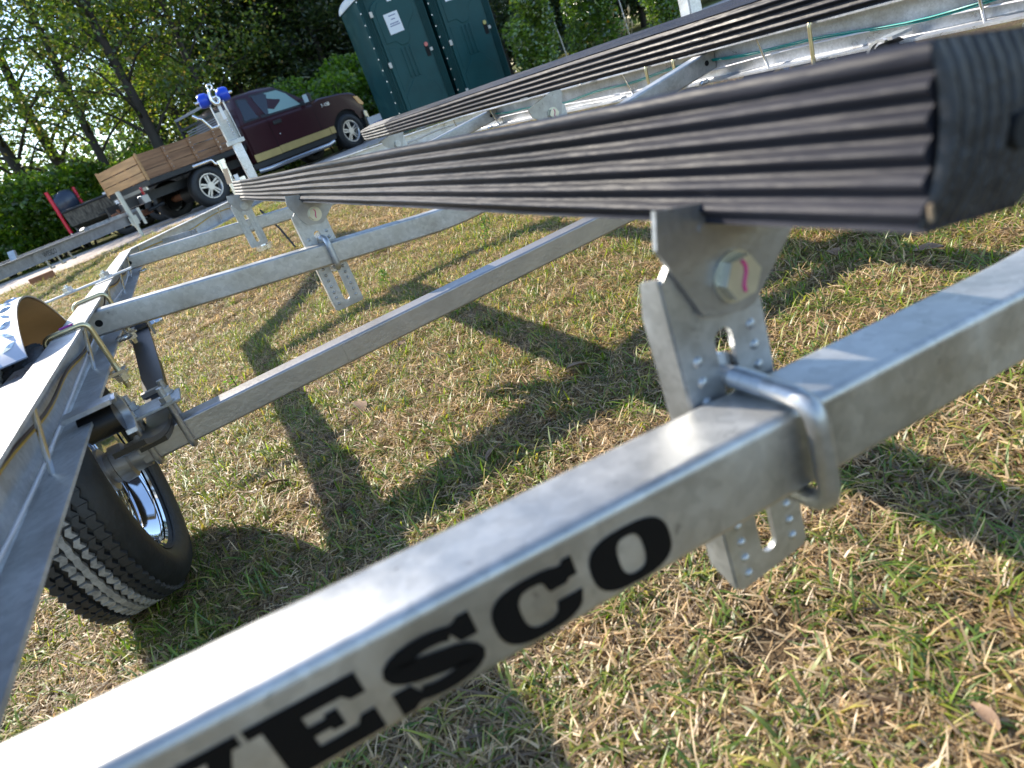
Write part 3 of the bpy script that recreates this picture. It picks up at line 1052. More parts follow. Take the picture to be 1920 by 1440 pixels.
for k in range(9):
    x = JX - .10 - k * .0145
    jc.tube([(x, JY, .39), (x - .007, JY, .39), (x - .0145, JY, .39)], [.0095, .0115, .0095], 10)
sub(jc, 'crank', BRIGHT, jo, smooth=50)
sub(MB().box((JX - .012, JY - .036, .225), (.042, .002, .13), Matrix.Rotation(math.radians(9), 3, 'Y')), 'card_tag', TAG_CARD, jo)
sub(MB().box((JX + .055, JY - .03, .165), (.035, .03, .10)), 'jack_label', WHITE, jo)
part(MB().tube([(-.30, 3.4, -.08), (-.24, 3.30, -.25), (-.2, 3.24, -.42)], .008, 8), 'safety_cable', BLACK_PAINT, smooth=50)
part(MB().beam((-1.02, 2.86, .0), (-.80, 2.72, -.01), .012, .03), 'gusset', GALV_BRIGHT)

# ------------------------------------------------------------------ pickup truck with stake bed
TXO, TYO, TG = 0.013, 12.72, 0.39
HX, HY = 0.9093, 0.4161
TH = math.atan2(HY, HX)
TK = empty('pickup_truck', (TXO, TYO, TG), TH, 'dark maroon pickup truck with gold lower trim and a wooden stake bed', 'pickup truck')
MAROON = mat('dark maroon paint', (0.034, 0.0065, 0.011), 0.34, 0.0, 0.05, 3, spec=0.3, coat=0.2)
GOLD = mat('gold trim paint', (0.50, 0.37, 0.15), 0.3, 0.2, 0.1, 4, coat=0.3)
GLASS_D = mat('dark tinted glass', (0.012, 0.015, 0.02), 0.06, 0.0, coat=0.5)
GLASS_L = mat('glass with pale light in colour', (0.20, 0.32, 0.29), 0.08, 0.0, coat=0.5)  # pale teal light showing in the front window is put into the colour
TRIM = mat('black trim plastic', (0.018, 0.018, 0.019), 0.5)
FRAME_BLK = mat('black bed frame', (0.012, 0.012, 0.013), 0.5, 0.0, 0.3, 10)
WOOD = mat('weathered stake plank', (0.20, 0.095, 0.045), 0.7, 0.0, 0.25, 5, col2=(0.36, 0.19, 0.095), bump=0.25, bscale=40, stretch=(0.25, 1, 3))
WOOD_L = mat('fresh stake plank', (0.40, 0.215, 0.085), 0.65, 0.0, 0.2, 5, col2=(0.54, 0.31, 0.13), bump=0.2, bscale=40, stretch=(1, 0.25, 3))
ALLOY = mat('silver alloy wheel', (0.55, 0.53, 0.52), 0.3, 0.8)
RUST = mat('rusty steel', (0.20, 0.085, 0.045), 0.75, 0.3, 0.4, 12)
MESH_M = mat('grey louvre metal', (0.28, 0.27, 0.29), 0.5, 0.6)
def tk(mb, name, m, par=None, **k): return mb.build(name, m, par if par else TK, **k)
# local frame: x forward (from the rear hub), y away from the camera, z up
W = 1.95
def arch(cx, r, a0, a1, n=12): return [(cx + r * math.cos(math.radians(lerp(a0, a1, k / n))), .40 + r * math.sin(math.radians(lerp(a0, a1, k / n)))) for k in range(n + 1)]
low = [(1.15, .50), (1.15, 1.20), (1.17, 1.235), (3.14, 1.215), (3.30, 1.275), (3.9, 1.24), (4.25, 1.195), (4.40, 1.12), (4.46, .98), (4.50, .82), (4.47, .62)] + arch(3.86, .485, 22, 168, 14) + [(3.36, .48)]
def body_frame(x, z, d):
    # crown across the width: nose and bonnet edge pulled in
    return (x, d, z)
secs = []
for d, k in ((0.0, 1.0), (.03, 1.0), (.12, 1.003), (.5, 1.012), (.98, 1.018), (1.45, 1.012), (1.83, 1.003), (1.92, 1.0), (1.95, 1.0)):
    ring = []
    for x, z in low:
        zz = z
        if z > 1.1 and x > 3.2: zz = z * (1 + (k - 1) * 1.6) - (.035 if d in (0.0, 1.95) else 0)
        xx = x
        if x > 4.2: xx = x + (k - 1) * 4.5 - (.06 if d in (0.0, 1.95) else 0.02 if d in (.03, 1.92) else 0)
        yy = d
        if z < .66 and d in (0.0, 1.95): yy = d + (.03 if d == 0 else -.03)
        ring.append((xx, yy, zz))
    secs.append(ring)
body = tk(MB().sweep(secs), 'body', MAROON, smooth=32)
# sides of the wheel well and underside
tk(MB().box((2.9, .98, .42), (3.6, 1.5, .16)), 'chassis', FRAME_BLK)
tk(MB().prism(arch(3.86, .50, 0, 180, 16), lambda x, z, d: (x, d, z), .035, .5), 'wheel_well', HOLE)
# cab: glasshouse with slanted sides
zb_, zt_ = 1.215, 1.84
INS = .19
def side_y(z): return INS * (max(0.0, z - zb_) / (zt_ - zb_)) ** 1.25
gh = []
prof_g = [(1.155, 1.20), (1.24, 1.55), (1.36, 1.775), (1.50, 1.825), (1.9, 1.845), (2.25, 1.835), (2.48, 1.785), (2.75, 1.60), (3.22, 1.215)]
rings = []
for x, z in prof_g: pass
rows = [1.20, 1.35, 1.5, 1.62, 1.72, 1.775, 1.81, 1.83]
def xr(z):
    pts = [(1.155, 1.20), (1.24, 1.55), (1.36, 1.775), (1.50, 1.825), (1.56, 1.845)]
    for a, b in zip(pts, pts[1:]):
        if a[1] <= z <= b[1]: return lerp(a[0], b[0], (z - a[1]) / (b[1] - a[1]))
    return 1.56
def xf(z):
    pts = [(3.22, 1.20), (2.75, 1.60), (2.50, 1.775), (2.30, 1.825), (2.2, 1.845)]
    for a, b in zip(pts, pts[1:]):
        if a[1] <= z <= b[1]: return lerp(a[0], b[0], (z - a[1]) / (b[1] - a[1]))
    return 2.2
rings = []
for z in rows:
    y0 = side_y(z) + (.0 if z < 1.77 else (z - 1.77) * 1.2)
    r0, r1 = xr(z), xf(z)
    rings.append([(r0 + .05, y0, z), (lerp(r0, r1, .5), y0 - .006, z), (r1 - .10, y0, z), (r1, y0 + .12, z), (r1 + .06, W / 2, z), (r1, W - y0 - .12, z), (r1 - .10, W - y0, z), (lerp(r0, r1, .5), W - y0 + .006, z), (r0 + .05, W - y0, z), (r0, W - y0 - .08, z), (r0, y0 + .08, z)])
tk(MB().sweep(rings), 'cab_roof', MAROON, smooth=40)
def pane(pts, m, name, off=.006, par=None):
    mb = MB()
    mb.prism(pts, lambda x, z, d: (x, side_y(z) - off - d, z), 0, .004)
    return tk(mb, name, m, par)
pane([(1.30, 1.265), (1.70, 1.262), (1.665, 1.70), (1.50, 1.735), (1.41, 1.73)], TRIM, 'window_frame', .003)
pane([(1.335, 1.295), (1.665, 1.292), (1.635, 1.68), (1.505, 1.71), (1.435, 1.70)], GLASS_D, 'rear_window')
pane([(1.74, 1.255), (2.98, 1.235), (2.66, 1.595), (2.46, 1.725), (1.76, 1.745)], TRIM, 'window_frame', .003)
pane([(1.92, 1.29), (2.80, 1.275), (2.60, 1.575), (2.44, 1.69), (1.80, 1.71)], GLASS_L, 'front_window')
pane([(1.80, 1.60), (1.86, 1.29), (1.93, 1.29), (2.15, 1.66), (2.1, 1.705), (1.80, 1.71)], GLASS_D, 'window_shade', .011)
ws_ = MB().add([(3.18, .22, 1.235), (3.24, W / 2, 1.24), (3.18, W - .22, 1.235), (2.52, W - .36, 1.76), (2.56, W / 2, 1.775), (2.52, .36, 1.76)], [(0, 1, 4, 5), (1, 2, 3, 4)])
tk(ws_, 'windshield', GLASS_D)
# doors: a sheet just proud of the body with a crease
def door(x0, x1, nm):
    mb = MB()
    rs_ = []
    for x in np.linspace(x0, x1, 8):
        rs_.append([(x, -.002, .64), (x, -.010, .80), (x, -.012, 1.0), (x, -.022, 1.14), (x, -.020, 1.17), (x, -.004, 1.205)])
    mb.sweep(rs_, closed_profile=False, caps=False)
    return tk(mb, nm, MAROON, smooth=30)
d1 = door(1.20, 1.815, 'rear_door')
d2 = door(1.83, 3.05, 'front_door')
tk(MB().box((2.03, -.028, 1.095), (.21, .03, .075)), 'door_handle', TRIM, d2, bevel=.01)
tk(MB().cyl((1.98, -.016, .86), (1.98, -.022, .86), .012, 10), 'lock', WHITE, d1)
for x_ in (1.822, 3.058):
    tk(MB().box((x_, -.0015, .93), (.010, .006, .60)), 'door_gap', HOLE)
for x0, x1, n_ in ((1.165, 1.825, 'gold_trim'), (1.835, 3.25, 'gold_trim'), (3.265, 3.40, 'gold_trim')):
    tk(MB().prism([(x0, .49), (x1, .485), (x1, .630), (x0, .640)], lambda x, z, d: (x, -.004 - d, z), 0, .016), n_, GOLD)
tk(MB().tube([(1.10, -.03, .32), (1.35, -.09, .30), (3.0, -.09, .30), (3.22, -.03, .33)], .045, 12), 'running_board', mat('polished step bar', (.5, .5, .52), .22, .9), smooth=50)
tk(MB().box((2.2, .05, .42), (2.3, .12, .10)), 'rocker', TRIM)
for x in (1.5, 2.9):
    tk(MB().box((x, -.01, .33), (.05, .12, .05)), 'step_bracket', FRAME_BLK)
# mirror, antenna, badge, lamps, bumper
mi = tk(MB().box((2.93, -.14, 1.335), (.10, .16, .20), Matrix.Rotation(.25, 3, 'Z')), 'mirror', TRIM, bevel=.02)
tk(MB().box((2.875, -.15, 1.335), (.008, .13, .17), Matrix.Rotation(.25, 3, 'Z')), 'mirror_glass', mat('mirror glass', (.8, .75, .72), .05, 1.0), mi)
tk(MB().tube([(3.55, .12, 1.24), (3.50, .14, 1.45)], .004, 6), 'antenna', TRIM)
bd = bpy.data.curves.new('badge_text', 'FONT')
bd.body = 'F-150'
bd.size = .105
bd.extrude = .004
tmp = bpy.data.objects.new('tmp', bd)
COL.objects.link(tmp)
dg = bpy.context.evaluated_depsgraph_get()
bme = bpy.data.meshes.new_from_object(tmp.evaluated_get(dg))
bpy.data.objects.remove(tmp)
bme.materials.clear()
bme.materials.append(mat('chrome badge', (.75, .77, .85), .2, .6))
bo = bpy.data.objects.new('badge', bme)
COL.objects.link(bo)
bo.parent = TK
bo.location = (3.30, -.008, 1.075)
bo.rotation_euler = (math.radians(90), 0, 0)
for y0, y1 in ((-.008, .34), (W + .008, W - .34)):
    hl = MB().prism([(4.27, 1.085), (4.40, 1.06), (4.51, .88), (4.47, .845), (4.36, .90)], lambda x, z, d, y0=y0, y1=y1: (x + .012 * (1 if d else 0) * 6 * 0 + (0.0 if d == 0 else .045), lerp(y0, y1, d), z), 0, 1)
    tk(hl, 'headlight', AMBER, smooth=30)
gr = tk(MB().box((4.47, W / 2, .93), (.10, 1.2, .30)), 'grille', TRIM, bevel=.02)
bp_ = MB()
rs_ = []
for t in np.linspace(0, 1, 9):
    y = lerp(-.03, W + .03, t)
    bow = .13 * (1 - (2 * t - 1) ** 4)
    rs_.append([(4.40 + bow, y, .36), (4.50 + bow, y, .38), (4.49 + bow, y, .70), (4.38 + bow, y, .73)])
tk(MB().sweep(rs_), 'front_bumper', mat('pale gold bumper', (.62, .56, .42), .3, .5), bevel=.012)
# wheels
def truck_wheel(x, yc, side, dual=False):
    e = empty('wheel', (x, yc, .40))
    e.parent = TK
    ax = lambda a, r, t: (r * math.cos(t), side * a, r * math.sin(t))
    ty = tk(MB().lathe([(-.10, .24), (-.12, .30), (-.115, .365), (-.09, .392), (-.03, .40), (.03, .40), (.09, .392), (.118, .365), (.125, .30), (.115, .255), (.10, .235)], 48, ax), 'tyre', RUBBER, e, smooth=45)
    rimo = tk(MB().lathe([(.10, .24), (.112, .242), (.112, .225), (.09, .205), (.02, .20), (.0, .18)], 40, ax), 'rim', ALLOY, e, smooth=40)
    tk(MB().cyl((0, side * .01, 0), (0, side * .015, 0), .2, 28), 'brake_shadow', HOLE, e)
    for k in range(5):
        a = 2 * math.pi * k / 5 + .35
        sp = MB()
        for q in (-1, 1):
            sp.prism([(.045, q * .018 - .014), (.225, q * .032 - .017), (.225, q * .032 + .017), (.045, q * .018 + .014)], lambda u, v, d, a=a: (u * math.cos(a) - v * math.sin(a), side * (.070 + d - .10 * (u - .045) * 0), u * math.sin(a) + v * math.cos(a)), 0, .022)
        tk(sp, 'spoke', ALLOY, e)
    tk(MB().cyl((0, side * .06, 0), (0, side * .102, 0), .075, 22), 'centre_cap', ALLOY, e, smooth=40)
    return e
truck_wheel(0.0, .125, -1)
truck_wheel(3.86, .125, -1)
truck_wheel(0.0, W - .125, 1)
truck_wheel(3.86, W - .125, 1)
# flat bed, stakes and planks
tk(MB().box((-.03, W / 2, .835), (2.18, W + .10, .10)), 'bed_deck', FRAME_BLK, bevel=.008)
fr_ = MB()
for y in (.5, 1.45): fr_.box((-.2, y, .62), (2.6, .10, .16))
tk(fr_, 'bed_frame', FRAME_BLK)
tk(MB().cyl((0, .2, .40), (0, W - .2, .40), .07, 12), 'rear_axle', RUST)
tk(MB().cyl((.08, W / 2 - .12, .40), (-.06, W / 2 + .12, .40), .17, 16), 'differential', FRAME_BLK, smooth=40)
rr = random.Random(9)
rows_ = ((.905, 1.045), (1.060, 1.195), (1.210, 1.345))
for side_, y in ((0, -.035), (1, W + .035)):
    for z0_, z1_ in rows_:
        tk(MB().box(((-1.09 + .98) / 2 + rr.uniform(-.01, .01), y, (z0_ + z1_) / 2 - .01), (2.07, .024, z1_ - z0_), Matrix.Rotation(rr.uniform(-.006, .006), 3, 'Y')), 'plank', WOOD)
    if side_ == 0:
        for x in (.52, -.02, -.56):
            so = tk(MB().box((x, y - .024, 1.115), (.085, .024, .455), Matrix.Rotation(rr.uniform(-.02, .02), 3, 'Y')), 'stake', WOOD)
            for z in (.95, 1.0, 1.10, 1.15, 1.25, 1.30):
                tk(MB().cyl((x + rr.uniform(-.02, .02), y - .036, z), (x, y - .040, z), .010, 8), 'nail_head', ALLOY, so)
    tk(MB().box((-1.10, y, 1.12), (.035, .045, .49)), 'stake', WOOD_L)
for z0_, z1_ in ((.90, 1.03), (1.045, 1.175), (1.195, 1.335)):
    tk(MB().box((-1.115, W / 2, (z0_ + z1_) / 2), (.024, W - .02, z1_ - z0_)), 'plank', WOOD_L)
for y in (.68, 1.30):
    tk(MB().box((-1.091, y, 1.11), (.024, .07, .45)), 'stake', WOOD_L)
tk(MB().box((-1.112, W - .01, 1.10), (.04, .03, .50)), 'stake', WOOD_L)
# rear lamps, bumper, hitch
rb_ = tk(MB().box((-1.20, W / 2, .60), (.14, 1.5, .15)), 'rear_bumper', mat('dull chrome bumper', (.30, .30, .31), .35, .8), bevel=.01)
tk(MB().box((-1.13, W / 2, .76), (.03, 1.7, .06)), 'tail_bar', ALLOY)
for y in (.34, 1.45):
    tk(MB().box((-1.15, y, .735), (.03, .07, .16)), 'tail_light', RED_LENS, bevel=.008)
tk(MB().box((-1.14, 1.66, .72), (.02, .17, .10)), 'plate', WHITE)
ht = MB()
ht.box((-1.32, .93, .47), (.38, .07, .07))
ht.box((-1.48, .93, .42), (.10, .10, .20))
for z in (.38, .52): ht.cyl((-1.55, .93, z), (-1.66, .93, z), .032, 10)
ht.cyl((-1.50, .93, .53), (-1.50, .93, .60), .03, 12)
tk(ht, 'tow_hitch', RUST, smooth=40)
tk(MB().tube([(-.9, .35, .42), (-1.15, .30, .40), (-1.24, .28, .40)], .035, 12), 'exhaust', FRAME_BLK, smooth=50)
# headache rack
for y in (.03, W - .03):
    tk(MB().box((.98, y, 1.36), (.05, .05, .95)), 'rack_post', FRAME_BLK)
tk(MB().box((.98, W / 2, 1.835), (.05, W, .05)), 'rack_bar', MESH_M)
tk(MB().box((.98, W / 2, 1.62), (.06, W - .1, .045)), 'rack_bar', FRAME_BLK)
for k in range(15):
    tk(MB().box((.975, W / 2, .93 + k * .044), (.02, 1.45, .020)), 'rack_slat', MESH_M)

# ------------------------------------------------------------------ portable toilets
PGREEN = mat('dark green plastic', (0.004, 0.048, 0.050), 0.5, 0.0, 0.15, 3, spec=0.25)
PGREEN2 = mat('dark green plastic door', (0.005, 0.055, 0.058), 0.45, 0.0, 0.12, 3, spec=0.25)
ROOF_W = mat('white plastic roof', (0.78, 0.77, 0.74), 0.4)
HINGE = mat('pale hinge', (0.60, 0.55, 0.48), 0.5)
PAPER = mat('white paper notice', (0.74, 0.74, 0.76), 0.7)
INK = mat('grey blue print', (0.16, 0.18, 0.30), 0.7)
def toilet(x, y, z, label, dial, notice):
    e = empty('portable_toilet', (x, y, z), math.radians(-1.5), label, 'portable toilet', 'portable toilets beside the truck')
    e.scale = (1.08, 1.08, 1.18)
    P = lambda mb, n, m, par=None, **k: mb.build(n, m, par if par else e, **k)
    w, h, dp = 1.17, 2.08, 1.2
    P(MB().prism([(0.02, .0), (w - .02, .0), (w, .1), (w, h - .05), (w - .05, h), (.05, h), (0, h - .05), (0, .1)], lambda a, b, d: (a, d, b), .02, dp), 'wall', PGREEN, bevel=.015)
    P(MB().box((w / 2, dp / 2, .03), (w + .06, dp + .06, .18)), 'base', PGREEN, bevel=.01)
    # ribbed corner posts
    for x0 in (.012, w - .142):
        for k in range(4):
            P(MB().box((x0 + .018 + k * .032, .012, h / 2), (.016, .022, h - .16)), 'corner_rib', PGREEN, bevel=.004)
    for k in range(12):
        P(MB().cyl((.006, .02, .12 + k * .17), (.006, .005, .12 + k * .17), .010, 8), 'rivet', ALLOY)
    # door with an arched top
    dpts = [(.17, .10), (.99, .10), (.99, 1.80)] + [(.58 + .41 * math.cos(math.radians(a)), 1.80 + .17 * math.sin(math.radians(a))) for a in range(15, 166, 15)] + [(.17, 1.80)]
    dr = P(MB().prism(dpts, lambda a, b, d: (a, -d, b), -.022, .018), 'door', PGREEN2, bevel=.006)
    # embossed pattern: pointed panels and two middle bars
    em = MB()
    def emb(pts, t=.010):
        em.prism(pts, lambda a, b, d: (a, -.018 - d, b), -.004, t)
    for pts in ([(.24, 1.30), (.24, 1.78), (.34, 1.90), (.82, 1.90), (.92, 1.78), (.92, 1.62), (.70, 1.42), (.70, 1.30), (.64, 1.22), (.50, 1.22), (.42, 1.30)],
                [(.24, .16), (.92, .16), (.92, .48), (.72, .66), (.66, .72), (.50, .72), (.44, .66), (.24, .48)]):
        a = P(MB().prism(pts, lambda a_, b, d: (a_, -.018 - d, b), -.004, .010), 'raised_panel', PGREEN2, dr, bevel=.006)
    for x0 in (.475, .555, .635):
        P(MB().box((x0, -.024, .96), (.038, .020, .46)), 'door_bar', PGREEN2, dr, bevel=.006)
    for pts in ([(.24, .56), (.40, .72), (.40, 1.20), (.24, 1.24)],):
        P(MB().prism(pts, lambda a_, b, d: (a_, -.018 - d, b), -.004, .008), 'raised_panel', PGREEN2, dr, bevel=.006)
    for zz in (.22, 1.0, 1.76):
        P(MB().box((.165, -.024, zz), (.055, .016, .085)), 'hinge', HINGE, bevel=.006)
    la = P(MB().box((.93, -.022, 1.02), (.07, .012, .16)), 'latch', HOLE)
    P(MB().cyl((.93, -.028, 1.12), (.93, -.040, 1.12), .034, 18), 'dial', dial, la, smooth=40)
    P(MB().box((1.0, -.03, 1.03), (.045, .02, .05)), 'keeper', HINGE)
    nt_ = P(MB().box((notice[0], -.031, notice[1]), (notice[2], .003, notice[3]), Matrix.Rotation(notice[4], 3, 'Y')), 'notice', PAPER)
    for k, (dz, l) in enumerate(((.36, .5), (.18, .3), (-.02, .62), (-.12, .72))):
        P(MB().box((notice[0] + .01, -.0335, notice[1] + dz * notice[3]), (notice[2] * l, .001, .014), Matrix.Rotation(notice[4], 3, 'Y')), 'print_line', INK, nt_)
    P(MB().box((.56, -.026, 1.885), (.09, .012, .045)), 'vent_cap', PAPER, bevel=.004)
    # domed white roof
    rings = []
    for k in range(9):
        t = k / 8
        zz = h - .06 + .20 * math.sin(t * math.pi / 2)
        ins = .10 * (1 - math.cos(t * math.pi / 2)) * 2.6 - .02
        rings.append([(ins, ins - .0, zz), (w / 2, ins - .03 * (1 - t), zz), (w - ins, ins, zz), (w - ins, dp - ins, zz), (ins, dp - ins, zz)])
    P(MB().sweep(rings), 'roof', ROOF_W, smooth=40)
    P(MB().cyl((.12, .8, h), (.12, .8, h + .35), .05, 14), 'vent_pipe', PGREEN, smooth=40)
    return e
RED_DIAL = mat('red dial', (.62, .16, .13), .5)
YEL_DIAL = mat('yellow dial', (.50, .40, .12), .5)
toilet(3.71, 11.22, .455, 'green portable toilet next to the truck nose, torn white notice on its door', RED_DIAL, (.50, 1.56, .27, .30, -.04))
toilet(5.08, 11.26, .475, 'green portable toilet between the other toilet and the leafy bushes', YEL_DIAL, (.50, 1.72, .36, .26, .0))

# white banner lying low behind the toilets
bn = empty('banner', (3.95, 14.25, .42), math.radians(3), 'long low white banner with blue print behind the truck nose', 'banner')
MB().box((1.4, 0, .30), (2.8, .03, .42)).build('sheet', WHITE, bn)
for x in (.02, 2.78):
    MB().box((x, .03, .25), (.04, .04, .6)).build('post', ALLOY, bn)
rr = random.Random(2)
x = .14
BLUE_INK = mat('blue print', (.09, .13, .42), .6)
while x < 2.6:
    l = rr.uniform(.03, .06)
    MB().box((x, -.0165, .33), (l, .002, rr.choice((.08, .11)))).build('print_mark', BLUE_INK, bn)
    x += l + rr.choice((.015, .015, .02, .08))

# ------------------------------------------------------------------ bare trailer frame parked at the left
BT = empty('galvanized_trailer', (-1.75, 11.72, .40), 0, 'long grey galvanized trailer frame at the left edge with a pale tongue jack', 'trailer')
def bt(mb, name, m, par=None, **k):
    o = mb.build(name, m, par if par else BT, **k)
    return o
GREY_G = galvanized('dull grey trailer beam', (0.40, 0.38, 0.37), 0.5, 60, .75, .6)
dv = Vector((.40, .9165, 0)).normalized()
nv = Vector((-dv.y, dv.x, 0))
def along(t, o=0, z=0): return Vector((0, 0, z)) + dv * t + nv * o
ib = MB()
A, B_ = along(-6.2), along(1.05)
ib.beam(along(-6.2, 0, .36), along(.95, 0, .36), .016, .15)
ib.beam(along(-6.2, 0, .438), along(.95, 0, .438), .09, .012)
ib.beam(along(-6.2, 0, .285), along(.95, 0, .285), .09, .012)
mbm = bt(ib, 'near_beam', GREY_G)
ib = MB()
ib.beam(along(-6.2, .75, .41), along(-1.9, .75, .41), .05, .12)
ib.beam(along(-1.9, .75, .41), along(.9, .10, .41), .05, .12)
bt(ib, 'far_beam', GREY_G)
ib = MB()
ib.beam(along(-1.0, .10, .475), along(.85, .02, .475), .06, .05)
ib.beam(along(-.95, .10, .50), along(-1.03, .10, .47), .07, .03)
bt(ib, 'tongue_sleeve', GALV_BRIGHT)
bt(MB().beam(along(-5.6, .35, .52), along(-3.0, .35, .52), .10, .05), 'bunk_board', BUNK_END)
for t in (-3.4, -3.1, -2.6):
    bt(MB().beam(along(t, .30, .42), along(t + .05, .30, .56), .10, .04), 'bracket', GALV_DULL)
for t in (-2.5, -2.2, -1.9):
    bt(MB().tube([along(t, -.03, .28), along(t + .02, -.03, .16), along(t + .10, -.03, .16)], .015, 8), 'spring_hanger', GALV_DULL)
cpx = MB()
cpx.beam(along(.90, 0, .37), along(1.30, 0, .37), .10, .10)
bt(cpx, 'coupler', RUST)
jm = mat('pale cream jack tube', (.55, .53, .44), .5, .2, .1, 5)
JP = along(.32, -.09)
j1 = MB()
j1.cyl((JP.x, JP.y, .20), (JP.x, JP.y, .86), .042, 14)
j1.cyl((JP.x, JP.y, .0), (JP.x, JP.y, .20), .032, 14)
j1.box((JP.x + .01, JP.y, .32), (.14, .06, .16))
j1.cyl((JP.x, JP.y, 0), (JP.x, JP.y, .02), .08, 14)
bt(j1, 'tongue_jack', jm, smooth=40)
bt(MB().beam((JP.x + .16, JP.y - .02, .20), (JP.x + .16, JP.y - .02, .50), .05, .03, (0, 1, 0)), 'jack_bracket', jm)
lt_m = LETTER
tx = bpy.data.curves.new('beam_text', 'FONT')
tx.body = 'WESCO'
tx.size = .10
tmp = bpy.data.objects.new('tmp', tx)
COL.objects.link(tmp)
dg = bpy.context.evaluated_depsgraph_get()
tme = bpy.data.meshes.new_from_object(tmp.evaluated_get(dg))
bpy.data.objects.remove(tmp)
tme.materials.clear()
tme.materials.append(lt_m)
to = bpy.data.objects.new('lettering', tme)
COL.objects.link(to)
to.parent = mbm
to.location = along(-2.45, -.0095, .325)
to.rotation_euler = (math.radians(90), 0, math.atan2(dv.y, dv.x))

# ------------------------------------------------------------------ bass boat on its own trailer
BO = empty('bass_boat', (-2.95, 15.9, .48), math.radians(-12), 'low dark camouflage fishing boat with a blue grey outboard behind the truck', 'boat')
CAMO = mat('dark camouflage hull', (.035, .033, .028), .5, 0, .5, 9, col2=(.16, .145, .115), stretch=(2.5, 2.5, .8))
def bo_(mb, name, m, par=None, **k): return mb.build(name, m, par if par else BO, **k)
secs = []
L_ = 5.2
for k in range(14):
    t = k / 13
    x = t * L_
    hw_ = .95 * (1 - max(0, (t - .55) / .45) ** 2.2) + .02
    kz = .36 + .35 * max(0, (t - .6) / .4) ** 2
    gz = .80 + .10 * t
    secs.append([(x, 1 - hw_, gz), (x, 1 - hw_ * .93, kz + .14), (x, 1 - hw_ * .55, kz + .03), (x, 1, kz), (x, 1 + hw_ * .55, kz + .03), (x, 1 + hw_ * .93, kz + .14), (x, 1 + hw_, gz)])
bo_(MB().sweep(secs, closed_profile=True), 'hull', CAMO, smooth=40)
for q in (-1, 1):
    gl = [(k / 13 * L_, 1 + q * (.95 * (1 - max(0, (k / 13 - .55) / .45) ** 2.2) + .03), .80 + .10 * k / 13 + .02) for k in range(14)]
    bo_(MB().tube(gl, .028, 8), 'gunwale', TRIM, smooth=60)
for k in range(4):
    x = 1.25 + k * .52
    bo_(MB().box((x, .04, .885 + .01 * k), (.40, .05, .045)), 'rail_pad', WHITE)
mo = empty('outboard_motor', (-.10, 1.0, .5))
mo.parent = BO
COWL = mat('blue grey outboard cowl', (.026, .036, .060), .35, .1, .1, 4, coat=.2)
cw = []
for z, sx, sy, ox in ((.28, .17, .13, -.02), (.34, .25, .17, -.02), (.50, .28, .19, 0), (.64, .25, .17, .02), (.74, .16, .11, .06), (.77, .05, .04, .07)):
    cw.append([(ox - .06 + sx * math.cos(a) * 1.15, sy * math.sin(a), z) for a in np.linspace(0, 2 * math.pi, 17)[:-1]])
bo_(MB().sweep(cw), 'cowl', COWL, mo, smooth=50)
lg = MB()
lg.box((-.10, 0, .05), (.16, .10, .5))
lg.box((-.14, 0, -.22), (.24, .025, .14))
lg.tube([(.02, 0, -.18), (-.06, 0, -.18), (-.22, 0, -.18), (-.28, 0, -.18)], [.02, .06, .06, .035], 12)
bo_(lg, 'lower_unit', COWL, mo, smooth=40)
pr = MB()
for k in range(3):
    a = k * 2.094
    pr.prism([(.03, -.02), (.12, -.06), (.15, 0), (.12, .05), (.03, .02)], lambda u, v, d, a=a: (-.30 + d + v * .4, u * math.cos(a) - v * math.sin(a), -.18 + u * math.sin(a) + v * math.cos(a)), 0, .01)
bo_(pr, 'propeller', COWL, mo)
BO.scale = (.92, 1.05, 1.05)
BTR = empty('boat_trailer', (-3.12, 16.0, .42), math.radians(-12), 'black boat trailer with red guide sleeves carrying the camouflage boat', 'boat trailer')
def btr(mb, name, m, par=None, **k): return mb.build(name, m, par if par else BTR, **k)
ib = MB()
for y in (.35, 1.65): ib.beam((.0, y, .33), (4.6, y, .33), .06, .10)
for x in (.1, 1.6, 3.4): ib.beam((x, .2, .30), (x, 1.8, .30), .06, .07)
btr(ib, 'frame', FRAME_BLK)
for y in (.10, 1.90):
    ps = btr(MB().tube([(.08, y, .30), (.08, y, .50)], .025, 10), 'guide_post', ALLOY, smooth=50)
    btr(MB().cyl((.08, y, .46), (.08, y, 1.42), .040, 16), 'sleeve', RED_PVC, ps, smooth=40)
for x in (1.25, 2.10):
    for y, sd in ((.12, -1), (1.88, 1)):
        e = empty('wheel', (x, y, .33))
        e.parent = BTR
        ax = lambda a, r, t, sd=sd: (r * math.cos(t), sd * a, r * math.sin(t))
        btr(MB().lathe([(-.09, .19), (-.10, .27), (-.07, .325), (.07, .325), (.10, .27), (.09, .19)], 36, ax), 'tyre', RUBBER, e, smooth=45)
        btr(MB().cyl((0, sd * .02, 0), (0, sd * .025, 0), .19, 24), 'rim', HOLE, e)
        for k in range(6):
            a = k * math.pi / 3
            btr(MB().prism([(.03, -.02), (.18, -.012), (.18, .012), (.03, .02)], lambda u, v, d, a=a, sd=sd: (u * math.cos(a) - v * math.sin(a), sd * (.06 + d), u * math.sin(a) + v * math.cos(a)), 0, .02), 'spoke', CHROME, e)
btr(MB().box((1.7, .06, .62), (1.7, .22, .03)), 'fender', FRAME_BLK, bevel=.01)

blk = tag(MB().box((0, 0, .06), (.36, .11, .10), Matrix.Rotation(math.radians(14), 3, 'Z')).build('timber_block', mat('reddish timber', (.30, .13, .065), .7, 0, .25, 8, bump=.2, bscale=30), None, bevel=.006, loc=(-3.05, 10.35, .395)), 'short reddish timber block lying on the gravel edge', 'timber block')

